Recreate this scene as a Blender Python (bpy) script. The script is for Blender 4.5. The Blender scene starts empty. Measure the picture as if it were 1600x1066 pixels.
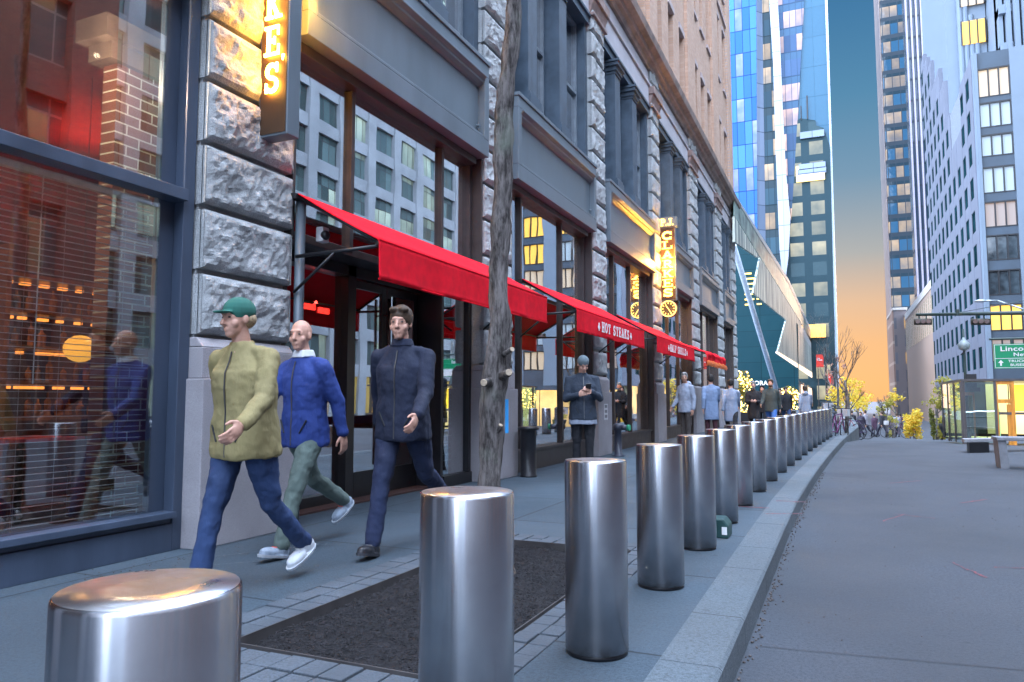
import bpy, math, random
from mathutils import Vector, Matrix, noise as mnoise
R=math.radians; PI=math.pi
random.seed(7)
sc=bpy.context.scene; COL=sc.collection
# ------------------------------------------------------------------ camera
cam=bpy.data.cameras.new('camera'); cam.sensor_width=36; cam.lens=36*1150/1600; cam.clip_end=3000; cam.clip_start=.05
co=bpy.data.objects.new('camera',cam); COL.objects.link(co); sc.camera=co
co.location=(0,0,1.1); co.rotation_euler=(R(90+4.5739),0,R(24.0146))
# ------------------------------------------------------------------ world / sun
sc.view_settings.view_transform='Standard'; sc.view_settings.look='None'; sc.view_settings.exposure=1.5; sc.view_settings.gamma=1
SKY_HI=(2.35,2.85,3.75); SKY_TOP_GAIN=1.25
w=bpy.data.worlds.new("World"); sc.world=w; w.use_nodes=True
nt=w.node_tree; N=nt.nodes; L=nt.links
bg=N['Background']
tc=N.new('ShaderNodeTexCoord'); sep=N.new('ShaderNodeSeparateXYZ'); L.new(tc.outputs['Generated'],sep.inputs[0])
ramp=N.new('ShaderNodeValToRGB'); L.new(sep.outputs['Z'],ramp.inputs[0])
cr=ramp.color_ramp
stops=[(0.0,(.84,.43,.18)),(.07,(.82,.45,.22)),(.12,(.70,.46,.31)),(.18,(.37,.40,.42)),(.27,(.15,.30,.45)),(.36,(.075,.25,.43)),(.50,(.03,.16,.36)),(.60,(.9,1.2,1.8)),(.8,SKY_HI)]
while len(cr.elements)<len(stops): cr.elements.new(.5)
for e,(p,c) in zip(cr.elements,stops):
    k_=.353 if p<.55 else 1
    e.position=p; e.color=(*[x*k_ for x in c],1)
# behind the camera the dusk sky is an even pale blue
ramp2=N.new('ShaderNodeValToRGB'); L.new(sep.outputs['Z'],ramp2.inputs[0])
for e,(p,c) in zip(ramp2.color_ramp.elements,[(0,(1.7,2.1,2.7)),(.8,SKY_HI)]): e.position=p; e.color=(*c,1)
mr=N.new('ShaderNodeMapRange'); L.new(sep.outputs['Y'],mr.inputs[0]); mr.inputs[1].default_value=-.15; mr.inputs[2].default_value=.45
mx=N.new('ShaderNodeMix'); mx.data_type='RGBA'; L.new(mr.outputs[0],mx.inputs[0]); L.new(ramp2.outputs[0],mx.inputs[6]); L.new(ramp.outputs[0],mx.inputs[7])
sky=N.new('ShaderNodeTexSky'); sky.sky_type='NISHITA'; sky.sun_disc=False; sky.sun_elevation=R(7); sky.sun_rotation=R(-4)
sc_=N.new('ShaderNodeVectorMath'); sc_.operation='SCALE'; L.new(sky.outputs[0],sc_.inputs[0]); sc_.inputs[3].default_value=.0012
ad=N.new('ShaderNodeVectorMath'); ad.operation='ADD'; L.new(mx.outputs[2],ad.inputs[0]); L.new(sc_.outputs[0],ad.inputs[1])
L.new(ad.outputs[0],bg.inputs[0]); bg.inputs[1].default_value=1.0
sd=bpy.data.lights.new('sun','SUN'); sd.energy=.4; sd.angle=R(10); sd.color=(1,.66,.42)
so=bpy.data.objects.new('sun',sd); COL.objects.link(so); so.rotation_euler=(R(82),0,R(180-9)) # low over the far end of the street
# ------------------------------------------------------------------ node helpers
def nmat(name):
    m=bpy.data.materials.new(name); m.use_nodes=True; return m,m.node_tree.nodes,m.node_tree.links,m.node_tree.nodes['Principled BSDF']
def mth(N,L,op,a,b=None,c=None):
    n=N.new('ShaderNodeMath'); n.operation=op
    for i,v in enumerate((a,b,c)):
        if v is None: continue
        if isinstance(v,(int,float)): n.inputs[i].default_value=v
        else: L.new(v,n.inputs[i])
    return n.outputs[0]
def mixc(N,L,f,a,b,blend='MIX'):
    n=N.new('ShaderNodeMix'); n.data_type='RGBA'; n.blend_type=blend
    for i,v in ((0,f),(6,a),(7,b)):
        if isinstance(v,(int,float)): n.inputs[i].default_value=v
        elif isinstance(v,tuple): n.inputs[i].default_value=(*v[:3],1)
        else: L.new(v,n.inputs[i])
    return n.outputs[2]
def noise(N,L,vec,scale,detail=4,rough=.55,dist=0):
    n=N.new('ShaderNodeTexNoise'); n.inputs['Scale'].default_value=scale; n.inputs['Detail'].default_value=detail; n.inputs['Roughness'].default_value=rough; n.inputs['Distortion'].default_value=dist
    if vec is not None: L.new(vec,n.inputs['Vector'])
    return n.outputs[0]
def mrange(N,L,v,a,b,c=0,d=1):
    n=N.new('ShaderNodeMapRange'); L.new(v,n.inputs[0])
    for i,x in enumerate((a,b,c,d)): n.inputs[i+1].default_value=x
    return n.outputs[0]
def objvec(N,scale=None,L=None,rot=None):
    t=N.new('ShaderNodeTexCoord')
    if scale is None: return t.outputs['Object']
    m=N.new('ShaderNodeMapping'); m.inputs['Scale'].default_value=scale; L.new(t.outputs['Object'],m.inputs[0]); return m.outputs[0]
MC={}
def mat(name,col,rough=.6,metal=0,var=.15,vs=6,bump=0,bs=60,spec=.5,stretch=None,col2=None,speck=0,ss=250):
    if name in MC: return MC[name]
    m,N,L,P=nmat(name); v=objvec(N,stretch or (1,1,1),L)
    n=noise(N,L,v,vs,5)
    c=mixc(N,L,mrange(N,L,n,.35,.65),tuple(x*(1-var) for x in col),col2 or tuple(min(1,x*(1+var)) for x in col))
    if speck:
        sp=noise(N,L,v,ss,2); c=mixc(N,L,mrange(N,L,sp,.42,.62),c,tuple(x*(1-speck) for x in col))
    L.new(c,P.inputs['Base Color']); P.inputs['Metallic'].default_value=metal; P.inputs['Specular IOR Level'].default_value=spec
    r=mrange(N,L,n,.3,.7,max(0.02,rough-.07),min(1,rough+.07)); L.new(r,P.inputs['Roughness'])
    if bump:
        b=N.new('ShaderNodeBump'); b.inputs['Strength'].default_value=bump; b.inputs['Distance'].default_value=.01
        L.new(noise(N,L,v,bs,6,.65),b.inputs['Height']); L.new(b.outputs[0],P.inputs['Normal'])
    MC[name]=m; return m
def emit(name,col,st,base=None):
    if name in MC: return MC[name]
    m,N,L,P=nmat(name); P.inputs['Base Color'].default_value=(*(base or col),1); P.inputs['Emission Color'].default_value=(*col,1); P.inputs['Emission Strength'].default_value=st/1.5; MC[name]=m; return m
def glass(name,refl=.35,tint=(.75,.8,.8),rough=.0):
    if name in MC: return MC[name]
    m=bpy.data.materials.new(name); m.use_nodes=True; N=m.node_tree.nodes; L=m.node_tree.links; N.remove(N['Principled BSDF'])
    t=N.new('ShaderNodeBsdfTransparent'); t.inputs[0].default_value=(*tint,1)
    g=N.new('ShaderNodeBsdfGlossy'); g.inputs['Roughness'].default_value=rough; g.inputs[0].default_value=(.95,.97,1,1)
    lw=N.new('ShaderNodeLayerWeight'); lw.inputs[0].default_value=.35
    # faint waviness of float glass
    b=N.new('ShaderNodeBump'); b.inputs['Strength'].default_value=.02; b.inputs['Distance'].default_value=.05; L.new(noise(N,L,objvec(N),1.3,1),b.inputs['Height']); L.new(b.outputs[0],g.inputs['Normal'])
    f=mth(N,L,'MULTIPLY_ADD',lw.outputs['Facing'],.45,refl)
    mxs=N.new('ShaderNodeMixShader'); L.new(f,mxs.inputs[0]); L.new(t.outputs[0],mxs.inputs[1]); L.new(g.outputs[0],mxs.inputs[2]); L.new(mxs.outputs[0],N['Material Output'].inputs[0]); MC[name]=m; return m
def gridmat(name,ax,cw,ch,glassc,framec,fw=.08,fh=.12,lit=.2,litc=(1,.6,.15),lits=1.2,glass2=None,rough=.16,metal=.0,cell=1,spec=.4,slab=0,slabc=None):
    glass2=glass2 or tuple(x*1.8 for x in glassc); glassc=tuple(x*.7 for x in glassc); glass2=tuple(x*.7 for x in glass2); framec=tuple(x*.7 for x in framec)
    if slabc: slabc=tuple(x*.7 for x in slabc)
    m,N,L,P=nmat(name); t=N.new('ShaderNodeTexCoord'); s=N.new('ShaderNodeSeparateXYZ'); L.new(t.outputs['Object'],s.inputs[0])
    u=mth(N,L,'DIVIDE',s.outputs[ax],cw); v=mth(N,L,'DIVIDE',s.outputs[2],ch)
    fu=mth(N,L,'FRACT',u); fv=mth(N,L,'FRACT',v)
    iu=mth(N,L,'FLOOR',u); iv=mth(N,L,'FLOOR',v)
    cb=N.new('ShaderNodeCombineXYZ'); L.new(mth(N,L,'FLOOR',mth(N,L,'DIVIDE',iu,cell)),cb.inputs[0]); L.new(iv,cb.inputs[1])
    wn=N.new('ShaderNodeTexWhiteNoise'); wn.noise_dimensions='2D'; L.new(cb.outputs[0],wn.inputs['Vector'])
    cb2=N.new('ShaderNodeCombineXYZ'); L.new(iu,cb2.inputs[0]); L.new(iv,cb2.inputs[1])
    wn2=N.new('ShaderNodeTexWhiteNoise'); wn2.noise_dimensions='2D'; L.new(cb2.outputs[0],wn2.inputs['Vector'])
    isl=mth(N,L,'LESS_THAN',wn.outputs[0],lit)
    fr=mth(N,L,'MAXIMUM',mth(N,L,'LESS_THAN',fu,fw),mth(N,L,'LESS_THAN',fv,fh))
    c=mixc(N,L,wn2.outputs[0],glassc,glass2 or tuple(x*1.8 for x in glassc))
    if slab:
        sl=mth(N,L,'GREATER_THAN',fv,1-slab); c=mixc(N,L,sl,c,slabc or framec)
    c=mixc(N,L,fr,c,framec); L.new(c,P.inputs['Base Color'])
    n=noise(N,L,t.outputs['Object'],.5,2)
    em=mth(N,L,'MULTIPLY',isl,mth(N,L,'MULTIPLY',mth(N,L,'SUBTRACT',1,fr),.62))
    if slab: em=mth(N,L,'MULTIPLY',em,mth(N,L,'SUBTRACT',1,sl))
    em=mth(N,L,'MULTIPLY',em,mth(N,L,'MULTIPLY',mth(N,L,'MULTIPLY',mrange(N,L,n,.3,.7,.55,1.15),mrange(N,L,fv,0,1,.55,1.1)),mth(N,L,'MULTIPLY',mrange(N,L,wn2.outputs[0],0,1,.5,1.1),lits)))
    P.inputs['Emission Color'].default_value=(*litc,1); L.new(em,P.inputs['Emission Strength'])
    P.inputs['Metallic'].default_value=metal; P.inputs['Specular IOR Level'].default_value=spec
    L.new(mrange(N,L,fr,0,1,rough,.6),P.inputs['Roughness'])
    # every pane is set at a very slightly different tilt
    b=N.new('ShaderNodeBump'); b.inputs['Strength'].default_value=.12; b.inputs['Distance'].default_value=.3; L.new(noise(N,L,t.outputs['Object'],.5,3),b.inputs['Height']); L.new(b.outputs[0],P.inputs['Normal'])
    MC[name]=m; return m
# ------------------------------------------------------------------ mesh helpers
class MB:
    def __init__(s): s.v=[]; s.f=[]
    def add(s,vs,fs):
        o=len(s.v); s.v+= [Vector(x) for x in vs]; s.f+=[tuple(i+o for i in f) for f in fs]; return s
    def box(s,x0,x1,y0,y1,z0,z1):
        v=[(x0,y0,z0),(x1,y0,z0),(x1,y1,z0),(x0,y1,z0),(x0,y0,z1),(x1,y0,z1),(x1,y1,z1),(x0,y1,z1)]
        return s.add(v,[(3,2,1,0),(4,5,6,7),(0,1,5,4),(1,2,6,5),(2,3,7,6),(3,0,4,7)])
    def obox(s,c,ax,ay,az,hx,hy,hz):
        c=Vector(c); v=[]
        for dz in (-1,1):
            for dx,dy in ((-1,-1),(1,-1),(1,1),(-1,1)): v.append(c+ax*hx*dx+ay*hy*dy+az*hz*dz)
        return s.add(v,[(3,2,1,0),(4,5,6,7),(0,1,5,4),(1,2,6,5),(2,3,7,6),(3,0,4,7)])
    def prism(s,poly,o,ux,uy,n,d):
        o=Vector(o);ux=Vector(ux);uy=Vector(uy);n=Vector(n); k=len(poly)
        a=[o+ux*p[0]+uy*p[1] for p in poly]; b=[p+n*d for p in a]
        return s.add(a+b,[tuple(range(k-1,-1,-1)),tuple(range(k,2*k))]+[(i,(i+1)%k,k+(i+1)%k,k+i) for i in range(k)])
    def ext(s,pts,vec):   # polygon of 3-D points swept by vec
        a=[Vector(p) for p in pts]; vec=Vector(vec); k=len(a)
        return s.add(a+[p+vec for p in a],[tuple(range(k-1,-1,-1)),tuple(range(k,2*k))]+[(i,(i+1)%k,k+(i+1)%k,k+i) for i in range(k)])
    def cyl(s,p0,p1,r0,r1=None,n=12,cap=True):
        if r1 is None: r1=r0
        p0=Vector(p0);p1=Vector(p1); d=(p1-p0).normalized(); a=d.orthogonal().normalized(); b=d.cross(a)
        v=[]
        for p,r in ((p0,r0),(p1,r1)):
            for i in range(n): t=2*PI*i/n; v.append(p+(a*math.cos(t)+b*math.sin(t))*r)
        f=[(i,(i+1)%n,n+(i+1)%n,n+i) for i in range(n)]
        if cap: f+=[tuple(range(n-1,-1,-1)),tuple(range(n,2*n))]
        return s.add(v,f)
    def lathe(s,prof,c=(0,0,0),n=32):
        c=Vector(c); v=[];f=[]
        for r,z in prof:
            for i in range(n): t=2*PI*i/n; v.append(c+Vector((r*math.cos(t),r*math.sin(t),z)))
        m=len(prof)
        for j in range(m-1):
            for i in range(n): f.append((j*n+i,j*n+(i+1)%n,(j+1)*n+(i+1)%n,(j+1)*n+i))
        f.append(tuple(range(n-1,-1,-1))); f.append(tuple((m-1)*n+i for i in range(n)))
        return s.add(v,f)
    def ell(s,c,r,rot=None,n=14,m=9):
        c=Vector(c); v=[];f=[]; M=rot or Matrix.Identity(3)
        v.append(c+M@Vector((0,0,-r[2])))
        for j in range(1,m):
            p=-PI/2+PI*j/m
            for i in range(n): t=2*PI*i/n; v.append(c+M@Vector((r[0]*math.cos(p)*math.cos(t),r[1]*math.cos(p)*math.sin(t),r[2]*math.sin(p))))
        v.append(c+M@Vector((0,0,r[2])))
        for i in range(n): f.append((0,1+(i+1)%n,1+i))
        for j in range(m-2):
            for i in range(n): a=1+j*n+i;b=1+j*n+(i+1)%n; f.append((a,b,b+n,a+n))
        t0=1+(m-2)*n
        for i in range(n): f.append((t0+i,t0+(i+1)%n,len(v)-1))
        return s.add(v,f)
    def cap(s,p0,p1,r0,r1,n=12):   # tapered capsule
        p0=Vector(p0);p1=Vector(p1); d=(p1-p0); 
        if d.length<1e-5: return s.ell(p0,(r0,r0,r0))
        d.normalize(); a=d.orthogonal().normalized(); b=d.cross(a); v=[];f=[]
        rings=[(p0,r0,-80),(p0,r0,-50),(p0,r0,-25),(p0,r0,0),(p1,r1,0),(p1,r1,25),(p1,r1,50),(p1,r1,80)]
        for p,r,an in rings:
            rr=r*math.cos(R(an)); q=p+d*r*math.sin(R(an))
            for i in range(n): t=2*PI*i/n; v.append(q+(a*math.cos(t)+b*math.sin(t))*rr)
        for j in range(len(rings)-1):
            for i in range(n): f.append((j*n+i,j*n+(i+1)%n,(j+1)*n+(i+1)%n,(j+1)*n+i))
        f+= [tuple(range(n-1,-1,-1)),tuple((len(rings)-1)*n+i for i in range(n))]
        return s.add(v,f)
    def loft(s,secs,n=20):   # (centre, rx, ry, axis-x, axis-y)
        v=[];f=[]
        for c,rx,ry,ax,ay in secs:
            for i in range(n):
                t=2*PI*i/n; k=lambda q: math.copysign(abs(q)**.85,q); v.append(Vector(c)+Vector(ax)*rx*k(math.cos(t))+Vector(ay)*ry*k(math.sin(t)))
        m=len(secs)
        for j in range(m-1):
            for i in range(n): f.append((j*n+i,j*n+(i+1)%n,(j+1)*n+(i+1)%n,(j+1)*n+i))
        f+=[tuple(range(n-1,-1,-1)),tuple((m-1)*n+i for i in range(n))]
        return s.add(v,f)
    def tube(s,pts,r,n=8):
        for a,b in zip(pts[:-1],pts[1:]): s.cyl(a,b,r,r,n)
        return s
    def build(s,name,m,parent=None,smooth=False,bevel=0,kind=None,world=True,flat_angle=None):
        me=bpy.data.meshes.new(name); off=Vector((0,0,0))
        if parent is not None and world:
            p=parent
            while p is not None: off+=p.location; p=p.parent
        me.from_pydata([tuple(v-off) for v in s.v],[],s.f); me.update()
        o=bpy.data.objects.new(name,me); COL.objects.link(o)
        if m is not None: me.materials.append(m)
        if parent is not None: o.parent=parent
        if smooth:
            for p in me.polygons: p.use_smooth=True
        if smooth=='auto':
            for p in me.polygons: p.use_smooth=len(p.vertices)<=4
        if bevel:
            b=o.modifiers.new('bevel','BEVEL'); b.width=bevel; b.segments=2; b.limit_method='ANGLE'
        if kind: o['kind']=kind
        return o
def thing(name,label,cat,loc=(0,0,0),rz=0,group=None):
    o=bpy.data.objects.new(name,None); COL.objects.link(o); o.location=loc; o.rotation_euler=(0,0,rz); o.empty_display_size=.1
    return tag(o,label,cat,group)
def tag(o,label,cat,group=None):
    o['label']=label; o['category']=cat
    if group: o['group']=group
    return o
def copy_tree(o,parent=None):
    c=o.copy(); COL.objects.link(c)
    if parent is not None: c.parent=parent
    for ch in list(o.children): copy_tree(ch,c)
    return c
# ---- camera geometry used to plan real positions: which point of a real plane a sight line meets
_F=Vector((-math.sin(R(24.0146))*math.cos(R(4.5739)),math.cos(R(24.0146))*math.cos(R(4.5739)),math.sin(R(4.5739))))
_R=Vector((math.cos(R(24.0146)),math.sin(R(24.0146)),0)); _U=_R.cross(_F); _C=Vector((0,0,1.1))
def _ray(u,v): return _F+_R*((u-800)/1150)+_U*((533-v)/1150)
def PX(u,v,X): d=_ray(u,v); return _C+d*(X/d.x)
def PY(u,v,Y): d=_ray(u,v); return _C+d*(Y/d.y)
def PZ(u,v,z=0): d=_ray(u,v); return _C+d*((z-1.1)/d.z)
# ---- slab-serif letters
def arc(cx,cy,rx,ry,a0,a1,n=10): return [(cx+rx*math.cos(R(a0+(a1-a0)*i/n)),cy+ry*math.sin(R(a0+(a1-a0)*i/n))) for i in range(n+1)]
SER=lambda x0,x1,y:[((x0,y),(x1,y),.1)]
GL={
'P':[[(.26,.05),(.26,.95)],arc(.5,.72,.3,.23,90,-90),[(.26,.95),(.5,.95)],[(.26,.49),(.5,.49)],('s',.04,.5,.05),('s',.04,.5,.95)],
'J':[[(.62,.95),(.62,.25)],arc(.38,.25,.24,.2,0,-170),('s',.38,.88,.95)],
'C':[arc(.52,.5,.38,.44,50,310,14),('v',.82,.66,.98),('v',.82,.02,.3)],
'L':[[(.28,.05),(.28,.95)],('s',.04,.52,.95),('s',.04,.92,.05),('v',.88,.03,.34)],
'A':[[(.18,.05),(.5,.95)],[(.5,.95),(.82,.05)],[(.3,.33),(.7,.33)],('s',.0,.38,.05),('s',.62,1.0,.05)],
'R':[[(.26,.05),(.26,.95)],arc(.5,.73,.26,.22,90,-90),[(.26,.95),(.5,.95)],[(.26,.51),(.5,.51)],[(.5,.5),(.8,.05)],('s',.04,.48,.05),('s',.04,.5,.95),('s',.68,.98,.05)],
'K':[[(.24,.05),(.24,.95)],[(.3,.42),(.76,.95)],[(.42,.56),(.8,.05)],('s',.04,.46,.05),('s',.04,.46,.95),('s',.6,.96,.95),('s',.62,1.0,.05)],
'E':[[(.26,.05),(.26,.95)],[(.26,.5),(.6,.5)],('s',.04,.86,.95),('s',.04,.9,.05),('v',.84,.68,.97),('v',.87,.03,.34),('v',.62,.38,.62)],
'F':[[(.26,.05),(.26,.95)],[(.26,.5),(.6,.5)],('s',.04,.88,.95),('s',.04,.5,.05),('v',.86,.66,.97),('v',.62,.38,.62)],
'S':[arc(.5,.71,.28,.22,40,270,10)+arc(.5,.27,.31,.22,90,-140,10)[1:],('v',.8,.68,.98),('v',.18,.02,.32)],
'H':[[(.22,.05),(.22,.95)],[(.78,.05),(.78,.95)],[(.22,.5),(.78,.5)],('s',.02,.42,.05),('s',.02,.42,.95),('s',.58,.98,.05),('s',.58,.98,.95)],
'O':[arc(.5,.5,.37,.43,0,360,18)],
'T':[[(.5,.05),(.5,.95)],('s',.08,.92,.93),('s',.3,.7,.05),('v',.1,.68,.97),('v',.9,.68,.97)],
"'":[[(.5,.98),(.42,.72)]],'.':[[(.45,.04),(.55,.04)]],
'I':[[(.5,.05),(.5,.95)],('s',.28,.72,.05),('s',.28,.72,.95)],
}
def glyph(mb,ch,o,ux,uy,n,w,h,t=.17,d=.01):
    o=Vector(o);ux=Vector(ux).normalized();uy=Vector(uy).normalized();n=Vector(n).normalized()
    def seg(a,b,th,k):
        a=Vector((a[0]*w,a[1]*h));b=Vector((b[0]*w,b[1]*h)); q=(b-a)
        if q.length<1e-6: return
        q.normalize(); p=Vector((-q.y,q.x))*th/2; a2=a-q*th*.15; b2=b+q*th*.15
        mb.prism([tuple(a2-p),tuple(b2-p),tuple(b2+p),tuple(a2+p)],o+n*k*.0002,ux,uy,n,d)
    k=0
    for st in GL[ch]:
        k+=1
        if st[0]=='s': seg((st[1],st[3]),(st[2],st[3]),h*.1,k)
        elif st[0]=='v': seg((st[1],st[2]),(st[1],st[3]),w*.1,k)
        else:
            for i in range(len(st)-1): seg(st[i],st[i+1],w*t,k+(i%2)*.5)
def fonttext(name,s,size,m,o,ux,uy,parent,bold=.02,depth=.004,sx=1,align='LEFT'):
    cu=bpy.data.curves.new(name,'FONT'); cu.body=s; cu.size=size; cu.offset=bold*size; cu.extrude=depth; cu.align_x=align; cu.resolution_u=3; cu.space_character=1.05
    tmp=bpy.data.objects.new('tmp',cu); COL.objects.link(tmp); bpy.context.view_layer.update()
    me=bpy.data.meshes.new_from_object(tmp); bpy.data.objects.remove(tmp); 
    ux=Vector(ux).normalized();uy=Vector(uy).normalized();n=ux.cross(uy); M=Matrix((ux*sx,uy,n)).transposed()
    off=Vector((0,0,0)); p=parent
    while p is not None: off+=p.location; p=p.parent
    for v in me.vertices: v.co=M@v.co+Vector(o)-off
    me.name=name; me.materials.clear(); me.materials.append(m); ob=bpy.data.objects.new(name,me); COL.objects.link(ob); ob.parent=parent; return ob
# ================================================================== materials
STONE=mat('rock-faced granite',(.42,.435,.44),.85,var=.26,vs=3,bump=.9,bs=45,speck=.35,ss=160)
STONE2=mat('dressed granite',(.36,.34,.36),.75,var=.15,vs=2,bump=.3,bs=150,speck=.4,ss=260)
LIME=mat('smooth limestone',(.47,.45,.48),.8,var=.16,vs=1.2,bump=.25,bs=40,speck=.12,ss=120)
STEEL=mat('painted grey steel',(.115,.145,.17),.42,var=.15,vs=2,bump=.05,bs=120,stretch=(1,1,.25))
STEEL_D=mat('dark painted steel',(.035,.04,.06),.4,var=.2,vs=3)
IRON=mat('blue grey cast iron',(.05,.075,.105),.45,var=.2,vs=4,bump=.1)
BLACK=mat('black metal',(.012,.012,.015),.4,var=.2)
BROWNM=mat('bronze window frame',(.04,.032,.032),.45,var=.25)
RED=mat('red awning canvas',(.70,.010,.024),.9,spec=.1,var=.10,vs=9,bump=.25,bs=500)
WHITE=mat('white print',(.75,.75,.75),.6,var=.05)
DARKW=mat('dark interior wall',(.065,.03,.026),.7,var=.3)
WOOD=mat('polished bar wood',(.16,.06,.025),.35,var=.3,vs=3,stretch=(1,6,6))
GLASS=glass('storefront glass',.36)
GLASS2=glass('upper sash glass',.45,(.35,.38,.4))
NEON=emit('amber sign letters',(1,.44,.05),36); NEON2=emit('amber far sign letters',(1,.46,.05),9)
NEONF=mat('sign face',(.045,.02,.006),.6,var=.2)
LAMP=emit('warm lamp glow',(1,.55,.16),7)
LAMP2=emit('warm strip light',(1,.48,.08),3.2)
REDN=emit('red neon',(1,.03,.02),6)
# brick
def brickmat(name,c1,c2,mort,sc_=1,axes=(1,2),bw=.21,bh=.07):
    m,N,L,P=nmat(name); t=N.new('ShaderNodeTexCoord'); s=N.new('ShaderNodeSeparateXYZ'); L.new(t.outputs['Object'],s.inputs[0])
    c=N.new('ShaderNodeCombineXYZ'); L.new(s.outputs[axes[0]],c.inputs[0]); L.new(s.outputs[axes[1]],c.inputs[1])
    b=N.new('ShaderNodeTexBrick'); L.new(c.outputs[0],b.inputs['Vector']); b.inputs['Scale'].default_value=1; b.inputs['Brick Width'].default_value=bw; b.inputs['Row Height'].default_value=bh; b.inputs['Mortar Size'].default_value=.007
    b.inputs['Color1'].default_value=(*c1,1);b.inputs['Color2'].default_value=(*c2,1);b.inputs['Mortar'].default_value=(*mort,1)
    n=noise(N,L,t.outputs['Object'],1.1,5); cc=mixc(N,L,mrange(N,L,n,.3,.7,0,.35),b.outputs[0],tuple(x*.6 for x in c1)); L.new(cc,P.inputs['Base Color']); P.inputs['Roughness'].default_value=.85
    bp=N.new('ShaderNodeBump'); bp.invert=True; bp.inputs['Strength'].default_value=.5; bp.inputs['Distance'].default_value=.01; L.new(b.outputs['Fac'],bp.inputs['Height']); L.new(bp.outputs[0],P.inputs['Normal']); MC[name]=m; return m
TANB=brickmat('tan brick',(.50,.30,.20),(.58,.38,.27),(.42,.34,.30))
BRICKR=brickmat('red brick white mortar',(.10,.028,.018),(.13,.04,.025),(.42,.46,.40),bw=.23,bh=.085)
BRICKX=brickmat('brown brick far side',(.15,.06,.045),(.19,.08,.055),(.16,.12,.10))
# brushed steel
def brushed():
    m,N,L,P=nmat('brushed stainless steel'); v=objvec(N,(1,1,26),L)
    P.inputs['Metallic'].default_value=1
    n=noise(N,L,v,6,4,.7); n2=noise(N,L,objvec(N,(1,1,1),L),4,5,.6)
    t_=N.new('ShaderNodeTexCoord'); s_=N.new('ShaderNodeSeparateXYZ'); L.new(t_.outputs['Object'],s_.inputs[0])
    c_=mixc(N,L,mrange(N,L,n2,.35,.7),(.46,.46,.49),(.60,.60,.62)); gr=mth(N,L,'MULTIPLY',mrange(N,L,s_.outputs[2],.0,.09,1,0),mrange(N,L,noise(N,L,objvec(N),18,4),.35,.6)); L.new(mixc(N,L,gr,c_,(.20,.18,.17)),P.inputs['Base Color'])
    P.inputs['Roughness'].default_value=.27
    P.inputs['Anisotropic'].default_value=1.0; P.inputs['Anisotropic Rotation'].default_value=.25
    t=N.new('ShaderNodeTangent'); t.direction_type='RADIAL'; t.axis='Z'; L.new(t.outputs[0],P.inputs['Tangent'])
    return m
BRUSH=brushed()
def topmat():
    m,N,L,P=nmat('worn steel top'); P.inputs['Metallic'].default_value=1; v=objvec(N,(1,1,1),L); n=noise(N,L,v,7,6,.6,.6)
    L.new(mixc(N,L,mrange(N,L,n,.45,.68),(.68,.68,.70),(.42,.34,.28)),P.inputs['Base Color']); L.new(mrange(N,L,n,.3,.7,.22,.42),P.inputs['Roughness']); return m
BTOP=topmat()
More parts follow.
